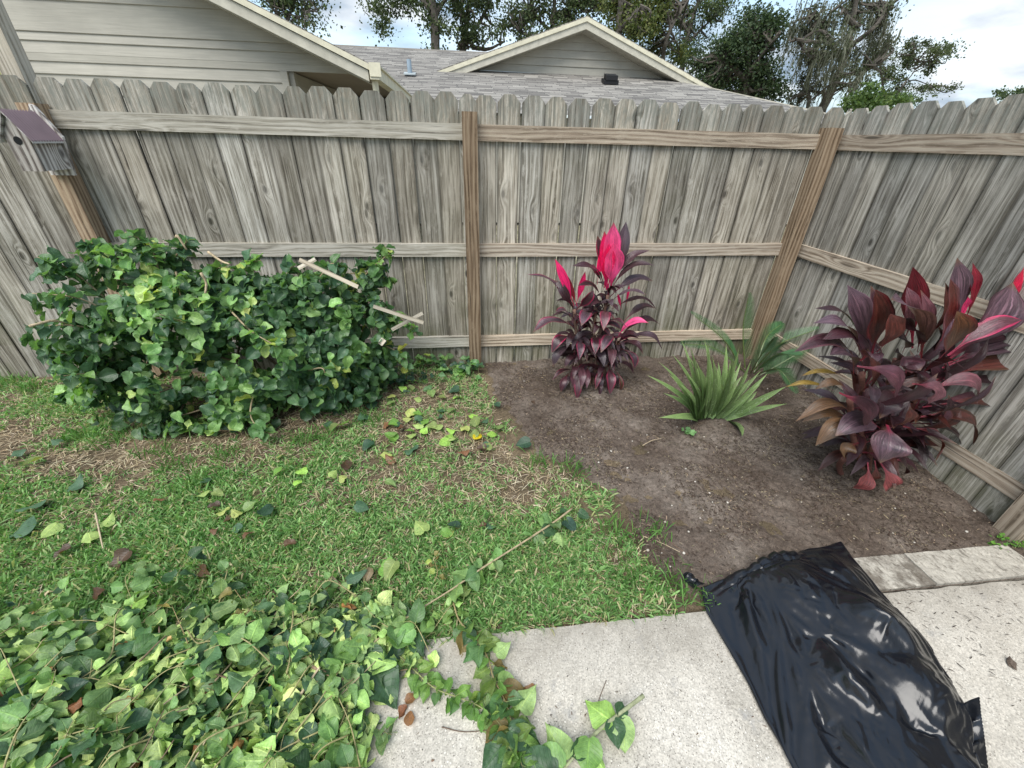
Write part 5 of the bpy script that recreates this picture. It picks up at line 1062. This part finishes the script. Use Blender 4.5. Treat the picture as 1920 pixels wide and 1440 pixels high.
FL = [('pale', 787, 986, .085), ('pale', 730, 1070, .085), ('pale', 733, 905, .06), ('pale', 865, 1112, .07), ('pale', 626, 887, .055), ('pale', 640, 895, .055), ('pale', 470, 948, .06), ('pale', 420, 957, .06), ('pale', 441, 962, .055), ('pale', 380, 925, .06), ('pale', 410, 925, .06), ('pale', 92, 995, .08), ('pale', 170, 1010, .09), ('pale', 205, 975, .07), ('pale', 60, 866, .08),
      ('dark', 45, 985, .11), ('dark', 60, 950, .1), ('dark', 145, 905, .09), ('dark', 500, 955, .09), ('dark', 385, 900, .06), ('dark', 980, 832, .09), ('dark', 680, 950, .07), ('dark', 105, 828, .07), ('dark', 30, 850, .07), ('dark', 850, 985, .06), ('dark', 670, 1080, .08),
      ('lime', 520, 885, .06), ('lime', 560, 905, .05), ('lime', 840, 1000, .06), ('lime', 620, 1085, .05), ('lime', 250, 1130, .08), ('lime', 190, 1160, .09), ('lime', 230, 1165, .08), ('pale', 485, 1195, .11), ('pale', 420, 1180, .11),
      ('dry', 545, 1018, .05), ('dry', 400, 995, .04), ('dry', 625, 1095, .07), ('dry', 300, 935, .05), ('dry', 115, 1035, .06), ('dry', 400, 948, .05), ('dry', 750, 800, .05), ('dry', 465, 1000, .05), ('dry', 180, 1110, .05), ('dry', 905, 985, .04), ('dry', 1000, 755, .04)]
for k_, px, py, s in FL: p = G(px, py, .04); fallen(k_, p, s)
for i in range(78):
    u = rng.random()
    if u < .68: px = rng.normal(800, 85); py = rng.normal(800, 28)
    elif u < .85: px = rng.uniform(0, 1000); py = rng.uniform(840, 1080)
    else: px = rng.uniform(680, 880); py = rng.uniform(700, 760)
    p = G(px, py, .03)
    if p[0] > edge_x(p[1])+.05 or p[1] < 1 or p[1] > 2.9: continue
    fallen(['pale', 'dark', 'lime', 'dry'][rng.choice(4, p=[.28, .34, .24, .14])], p, rng.uniform(.05, .09))
o = leafproto('heart', 2, (.62, .50, .02)); place(o, G(897, 817, .03), .075, 1.0); tag(o, 'bright yellow fallen leaf at the edge of the soil', 'leaf')
for px, py, lab in ((768, 1345, 'brown crisp leaf lying alone on the concrete left of the vine'), (772, 1309, 'dark brown curled leaf on the concrete beside the clippings'), (992, 1293, 'tiny pale tan leaf scrap on the concrete right of the vine')):
    o = leafproto('dry', 1 if 'dark' not in lab else 4, (.24, .12, .055)); place(o, G(px, py, .02), .04); tag(o, lab, 'leaf')
# low weeds
def weed(px, py, n, sp, s, label, cols=((.03, .08, .045), MDG, LTG), wts=(.5, .3, .2), h=.05):
    c = G(px, py); e_ = empty('weed', (c[0], c[1], 0), label, 'weed'); ml = MB(); ms = MB(); m_ = n
    P = np.stack([c[0]+rng.normal(size=m_)*sp[0], np.clip(c[1]+rng.normal(size=m_)*sp[1], .9, 2.96), rng.random(m_)*h+.012], 1); a = rng.random(m_)*6.28
    put_leaves(ml, 'heart', P, np.stack([np.cos(a), np.sin(a), rng.normal(size=m_)*.2], 1), np.stack([rng.normal(size=m_)*.3, rng.normal(size=m_)*.3-.2, np.ones(m_)], 1), rng.uniform(.7, 1.2, m_)*s, pal(m_, cols, wts, .2))
    for p in P[::3]: tube(ms, curve([(p[0]+rng.normal()*.02, p[1]+rng.normal()*.02, 0), (p[0], p[1], p[2]*.6), p], 5), .0012, 4, c=(.25, .25, .12))
    part(ml, 'foliage', M['leaf'], e_, True); part(ms, 'stem', M['stem'], e_)
weed(868, 700, 46, (.08, .05), .06, 'dark green leafy weed at the foot of the middle brown post', h=.09)
weed(810, 685, 30, (.09, .03), .055, 'lighter green creeping weed left of the middle post', cols=(MDG, LTG, YLG), h=.10)
weed(745, 722, 60, (.14, .07), .06, 'low dark ground vine between the bush and the middle post', h=.05)
weed(1885, 1022, 40, (.05, .02), .016, 'tiny bright green weed at the foot of the right fence post', cols=((.12, .28, .04), (.08, .2, .04)), wts=(.6, .4), h=.02)
weed(1290, 815, 12, (.02, .015), .035, 'small pale seedling in front of the aloe', cols=((.15, .30, .12), (.12, .25, .10)), wts=(.5, .5), h=.05)
e_ = empty('grass_tuft', (2.5, 1.3, 0), 'thin yellow green grass tuft under the bottom rail of the right fence', 'grass'); m = MB(); c = G(1858, 960)
n = 26; blades(m, c[0]+rng.normal(size=n)*.02, c[1]+rng.normal(size=n)*.02, np.zeros(n), rng.uniform(.08, .16, n), rng.uniform(.0015, .003, n), pal(n, [(.3, .42, .06), (.2, .32, .05)], [.5, .5]), (.1, .9)); part(m, 'blades', M['grass'], e_)

# ------------------------------------------------------------------ trees beyond the houses
def tree(name, label, Yp, trunks, blobs, nleaf, size, cols, wts, group='trees beyond the houses', moss=0, mosscol=(.16, .17, .13), clump=.30, dens=1.0, rt=.2, mosslen=1.2, twig=1):
    """trunks: pixel polylines; blobs: (px, py, rx px, ry px)"""
    ml = MB(); ms = MB(); mm = MB(); nodes = []
    b0 = A(*trunks[0][0], Yp); e_ = empty(name, (b0[0], Yp, 0), label, 'tree', group)
    for i, tr_ in enumerate(trunks):
        P = [A(px, py, Yp+(0 if i == 0 else rng.normal()*.6*(q > 0))) for q, (px, py) in enumerate(tr_)]; r_ = rt if i == 0 else rt*.5
        if i == 0 or tr_[0][1] > 150: P = [np.array([P[0][0], Yp, -.1])]+P
        C = curve(P, 22); tube(ms, C, np.linspace(r_, r_*.3, 22), 8, c=(.085, .075, .062), jit=.25); nodes += list(C[6:])
    nodes = np.array(nodes); tot = sum(b[2]*b[3] for b in blobs)
    for (px, py, rx, ry) in blobs:
        c = A(px, py, Yp+rng.normal()*.8); dep = (c-CP)@FW; k = dep/FPX; rX, rZ = rx*k, ry*k; rY = (rX+rZ)/2
        nb_ = max(4, int(18*rx*ry/900)); cl = c+norm(rng.normal(size=(nb_, 3)))*rng.random((nb_, 1))**.45*[rX, rY, rZ]
        for q in cl[::1]:
            nd = nodes[np.argmin(np.linalg.norm(nodes-q, axis=1)+rng.random(len(nodes))*.8)]
            if twig: tube(ms, curve([nd, (nd+q)/2+rng.normal(size=3)*.25, q], 8), np.linspace(rt*.28, .018, 8), 5, c=(.085, .075, .062), cap=False)
        nn = int(nleaf*1.0*rx*ry/tot/nb_)
        for q in cl:
            s_ = clump*rng.uniform(.4, 1.25); P = q+rng.normal(size=(nn, 3))*[s_*1.25, s_, s_*.7]; Nn = norm(rng.normal(size=(nn, 3))+[0, 0, .5]); Fd = norm(np.cross(Nn, rng.normal(size=(nn, 3))))
            S = rng.uniform(.6, 1.3, nn)*size; sd = np.cross(Nn, Fd); w_ = .36
            V = np.stack([P, P+Fd*S[:, None]*.5+sd*S[:, None]*w_, P+Fd*S[:, None], P+Fd*S[:, None]*.5-sd*S[:, None]*w_], 1); C = pal(nn, cols, wts, .2)*rng.uniform(.75, 1.25)
            ml.add(V.reshape(-1, 3), np.arange(nn*4).reshape(-1, 4), c=np.repeat(C, 4, 0), b=np.tile((.5, .5, 1), (nn*4, 1)))
            for _ in range(int(moss)):
                p = q+rng.normal(size=3)*s_*.9; L = rng.uniform(.3, 1)*mosslen; n_s = 5
                for h_ in range(4):
                    o_ = rng.normal(size=3)*[.07, .07, .05]; w2 = rng.uniform(.012, .035); a = rng.random()*3.14; wv = np.array([math.cos(a), math.sin(a), 0])*w2
                    cc = [p+o_+np.array([rng.normal()*.02*t, rng.normal()*.02*t, -L*t/n_s]) for t in range(n_s+1)]
                    V = []; 
                    for t, v in enumerate(cc): V += [v-wv*(1-t/n_s*.8), v+wv*(1-t/n_s*.8)]
                    mm.add(V, [(2*t, 2*t+1, 2*t+3, 2*t+2) for t in range(n_s)], c=np.array(mosscol)*rng.uniform(.7, 1.3), b=[(.5, .5, 1)]*len(V))
    part(ms, 'trunk', M['bark'], e_); part(ml, 'crown', M['treeleaf'], e_)
    if mm.V: part(mm, 'hanging_moss', M['moss'], e_)
OAK = [(.048, .070, .034), (.075, .10, .048), (.11, .14, .065)]; OW = [.4, .4, .2]
tree('oak_tree', 'sparse twiggy treetop showing above the left house roof', 24, [[(520, 120), (540, 40), (560, -20)], [(540, 60), (500, 0)], [(545, 40), (585, 20)]], [(520, 5, 40, 22), (560, 22, 26, 16), (578, 45, 14, 12), (545, -20, 55, 30)], 3000, 0.128, OAK, OW, clump=.34, rt=.10)
tree('oak_tree', 'straight ivy-covered trunk with foliage hanging to its left above the grey roof', 25, [[(817, 100), (815, 40), (806, -30), (800, -120)], [(812, 30), (850, -20)], [(808, 20), (760, -40)]], [(742, 5, 34, 24), (718, 35, 16, 26), (765, -25, 60, 26), (815, 60, 13, 40), (812, 10, 22, 30), (835, 60, 8, 14), (700, 8, 12, 14), (860, -20, 40, 24), (725, 62, 8, 10)], 6500, 0.128, OAK, OW, rt=.27, clump=.24, twig=0)
tree('oak_tree', 'forked leaning tree right of the ivy-covered trunk', 27, [[(868, 110), (872, 70), (878, 20), (885, -60)], [(874, 75), (900, 40), (928, -20)], [(880, 40), (850, 0)], [(885, 88), (915, 92), (945, 78)]], [(870, 50, 20, 34), (855, 15, 18, 16), (895, 60, 14, 26), (905, 5, 26, 20), (925, 65, 18, 10), (945, 45, 20, 12), (880, -20, 50, 20), (868, 88, 12, 10)], 4200, 0.128, OAK, OW, rt=.24, clump=.24)
tree('oak_tree', 'airy leafy tree rising behind the left slope of the beige gable', 28, [[(1030, 130), (1035, 60), (1040, 0), (1040, -80)], [(1035, 60), (990, 20)], [(1040, 40), (1080, 0)], [(1030, 90), (975, 60)]], [(975, 45, 26, 26), (1010, 22, 34, 26), (1060, 28, 36, 28), (1035, 62, 30, 18), (960, 12, 20, 14), (1090, 5, 40, 18), (1130, 8, 34, 24), (1040, -25, 90, 20), (990, 72, 18, 12)], 9000, 0.136, OAK, OW, rt=.2, clump=.32)
tree('oak_tree', 'olive green tree rising above the right slope of the beige gable', 24, [[(1158, 130), (1160, 60), (1165, -10), (1170, -80)], [(1240, 120), (1255, 60), (1290, 0)], [(1160, 60), (1200, 10)]], [(1180, 35, 34, 34), (1205, 62, 26, 22), (1235, 88, 26, 20), (1225, 30, 28, 26), (1170, 8, 34, 18), (1265, 105, 16, 14), (1240, 0, 30, 18)], 9500, 0.128, [(.09, .11, .035), (.12, .13, .045), (.055, .075, .03)], [.4, .3, .3], rt=.22, clump=.3)
tree('oak_tree', 'loose dark tree between the olive tree and the dense dark oak', 30, [[(1275, 150), (1285, 90), (1300, 30), (1320, -30)], [(1290, 80), (1340, 30)], [(1290, 60), (1265, 20)]], [(1290, 45, 28, 26), (1330, 20, 32, 22), (1355, 10, 22, 18), (1265, 20, 20, 22), (1305, 80, 20, 18), (1280, 100, 16, 16)], 4800, 0.136, OAK, OW, rt=.2, clump=.34)
tree('oak_tree', 'dense dark rounded oak right of the gable and left of the mossy tree', 27, [[(1395, 210), (1400, 140), (1410, 80)], [(1400, 150), (1350, 110)], [(1400, 140), (1445, 80)]], [(1400, 62, 40, 30), (1425, 40, 34, 22), (1370, 85, 36, 28), (1440, 85, 30, 34), (1345, 118, 34, 28), (1400, 125, 48, 34), (1320, 150, 34, 24), (1370, 165, 48, 28), (1435, 150, 30, 34), (1445, 180, 26, 20), (1300, 112, 22, 16), (1455, 55, 20, 18)], 21000, 0.145, [(.040, .066, .036), (.062, .092, .048), (.09, .125, .065)], OW, rt=.3, clump=.42)
tree('oak_tree', 'leaning bare-limbed tree draped with hanging moss', 24, [[(1538, 215), (1560, 165), (1580, 120), (1590, 85), (1600, 30), (1612, -30)], [(1580, 118), (1545, 60), (1530, 20)], [(1590, 90), (1640, 50), (1665, 10)], [(1560, 165), (1620, 135), (1655, 110)], [(1585, 100), (1530, 110), (1490, 70)], [(1515, 200), (1505, 175), (1478, 190)], [(1600, 50), (1575, 10)], [(1545, 185), (1515, 190)]],
     [(1540, 40, 30, 30), (1600, 15, 36, 24), (1560, 85, 30, 24), (1640, 45, 28, 24), (1510, 100, 22, 20), (1655, 90, 24, 22), (1520, 150, 26, 24), (1610, 115, 26, 16), (1500, 175, 18, 12), (1490, 60, 12, 16), (1670, 15, 18, 16), (1600, 150, 24, 16)], 6000, .12, [(.10, .11, .075), (.06, .075, .045)], [.5, .5], moss=3, rt=.26, clump=.32, mosslen=1.5, mosscol=(.15, .155, .125))
tree('oak_tree', 'small open-crowned tree right of the mossy tree', 32, [[(1655, 215), (1655, 160), (1650, 110)], [(1675, 215), (1690, 165), (1715, 130), (1708, 85)], [(1715, 130), (1770, 95)], [(1690, 165), (1750, 160)]], [(1715, 92, 26, 14), (1755, 88, 22, 12), (1785, 90, 14, 9), (1655, 100, 20, 18), (1660, 135, 24, 18), (1700, 120, 26, 14), (1740, 125, 22, 12), (1690, 160, 26, 14), (1750, 165, 28, 9), (1785, 163, 12, 7), (1770, 105, 12, 10)], 6200, 0.136, [(.07, .09, .05), (.10, .125, .06)], [.5, .5], rt=.14, clump=.30)
tree('small_tree', 'low bright green bushy treetop behind the fence below the mossy tree', 20, [[(1612, 215), (1612, 190)]], [(1600, 185, 24, 18), (1630, 185, 24, 20), (1680, 192, 20, 10)], 2400, .13, [(.06, .10, .035), (.10, .15, .045)], [.5, .5], rt=.08, clump=.22, twig=0)
tree('small_tree', 'low treetop just over the fence at the right edge', 30, [[(1895, 230), (1895, 190)]], [(1880, 178, 18, 8), (1905, 180, 16, 10)], 700, 0.136, [(.06, .09, .045), (.09, .12, .06)], [.5, .5], rt=.1, clump=.28, twig=0)
tree('small_tree', 'low treetop just over the fence between the open-crowned tree and right edge', 30, [[(1640, 225), (1650, 190)]], [(1700, 190, 40, 10), (1660, 180, 20, 12)], 1500, 0.136, [(.06, .09, .045), (.09, .12, .06)], [.5, .5], rt=.1, clump=.28, twig=0)

# ---- black bag
NYb, NXb = BG.shape[:2]
u_, t_ = np.meshgrid(np.linspace(0, 1, NXb), np.linspace(0, 1, NYb)); inn = (np.minimum(u_, 1-u_)*9).clip(0, 1)*(np.minimum(t_, 1-t_)*14).clip(0, 1)
ph = u_*4.2+t_*1.5+.35*np.sin(t_*6+1)+.25*fbm(u_*4, t_*5)
rd = 1-np.abs(np.sin(ph*math.pi)); rd2 = 1-np.abs(np.sin((ph*2.3+.3+t_)*math.pi))
BG[..., 2] += inn*(.006*rd**2.0*fbm(u_*2.5+5, t_*3)*1.3)
bag = empty('garbage_bag', (1.35, .6, 0), 'crumpled glossy black plastic bin bag lying across the edge of the concrete patio', 'bag')
wq = u_*11+t_*3+1.6*fbm(u_*5+2, t_*6+1); rw = 1-np.abs(2*vn(wq, t_*4+fbm(u_*6, t_*6)*2)-1)
BG[..., 2] += inn*.0065*rw**5*np.clip(fbm(u_*3+8, t_*5+2)*2.4-.7, 0, 1)
i = np.arange(NYb-1)[:, None]*NXb+np.arange(NXb-1)[None]
m = MB(); m.add(BG.reshape(-1, 3)+[0, 0, .012], np.stack([i, i+NXb, i+NXb+1, i+1], -1).reshape(-1, 4))
o = part(m, 'bag_body', M['bag'], bag, True); sb = o.modifiers.new('subdivide', 'SUBSURF'); sb.levels = sb.render_levels = 2
so_ = o.modifiers.new('film', 'SOLIDIFY'); so_.thickness = .0006
def sheet(rows, n=60, amp=.01, k=5, zig=0):
    """rows: lists of 3-D points across; lofted, with folds along"""
    Rw = [curve(r, n) for r in rows]; Rw = np.array(Rw); m_ = 50
    O = np.array([curve(Rw[:, j], m_) for j in range(n)]).transpose(1, 0, 2)
    a, b = np.meshgrid(np.linspace(0, 1, n), np.linspace(0, 1, m_))
    p = b*k+.5*fbm(a*3, b*4)+.8*a; O[..., 2] += amp*(1-np.abs(np.sin(p*math.pi)))**2*(.4+fbm(a*4+3, b*3))*np.minimum(1, np.minimum(a, 1-a)*8)
    O[..., 2] = np.maximum(O[..., 2], .014)
    if zig:
        for q in range(m_): O[q, -1] += (O[q, -1]-O[q, -3])/ (np.linalg.norm(O[q, -1]-O[q, -3])+1e-6)*(.004 if q % 2 else -.002)
    i = np.arange(m_-1)[:, None]*n+np.arange(n-1)[None]
    m = MB(); m.add(O.reshape(-1, 3), np.stack([i, i+n, i+n+1, i+1], -1).reshape(-1, 4)); return m
rows = [[G(1640, 1350, .07), G(1725, 1352, .075), G(1775, 1335, .06), G(1800, 1322, .09), G(1836, 1306, .15)],
        [G(1600, 1365, .06), G(1715, 1378, .075), G(1780, 1368, .06), G(1812, 1352, .07), G(1840, 1345, .10)],
        [G(1560, 1385, .05), G(1700, 1400, .06), G(1770, 1398, .06), G(1815, 1388, .055), G(1846, 1385, .06)],
        [G(1540, 1420, .04), G(1680, 1435, .05), G(1760, 1440, .05), G(1820, 1432, .04), G(1852, 1435, .03)],
        [G(1530, 1500, .03), G(1660, 1520, .03), G(1750, 1520, .03), G(1820, 1510, .03), G(1862, 1500, .015)]]
o = part(sheet(rows, 70, .014, 3.5, 1), 'bag_flap', M['bag'], bag, True); sb = o.modifiers.new('subdivide', 'SUBSURF'); sb.levels = sb.render_levels = 1
rows = [[G(1278, 1078, .03), G(1290, 1072, .045), G(1303, 1083, .03)], [G(1285, 1090, .03), G(1298, 1085, .05), G(1312, 1090, .03)], [G(1300, 1103, .02), G(1312, 1097, .035), G(1325, 1095, .02)]]
part(sheet(rows, 20, .01, 2), 'bag_corner_tie', M['bag'], bag, True)
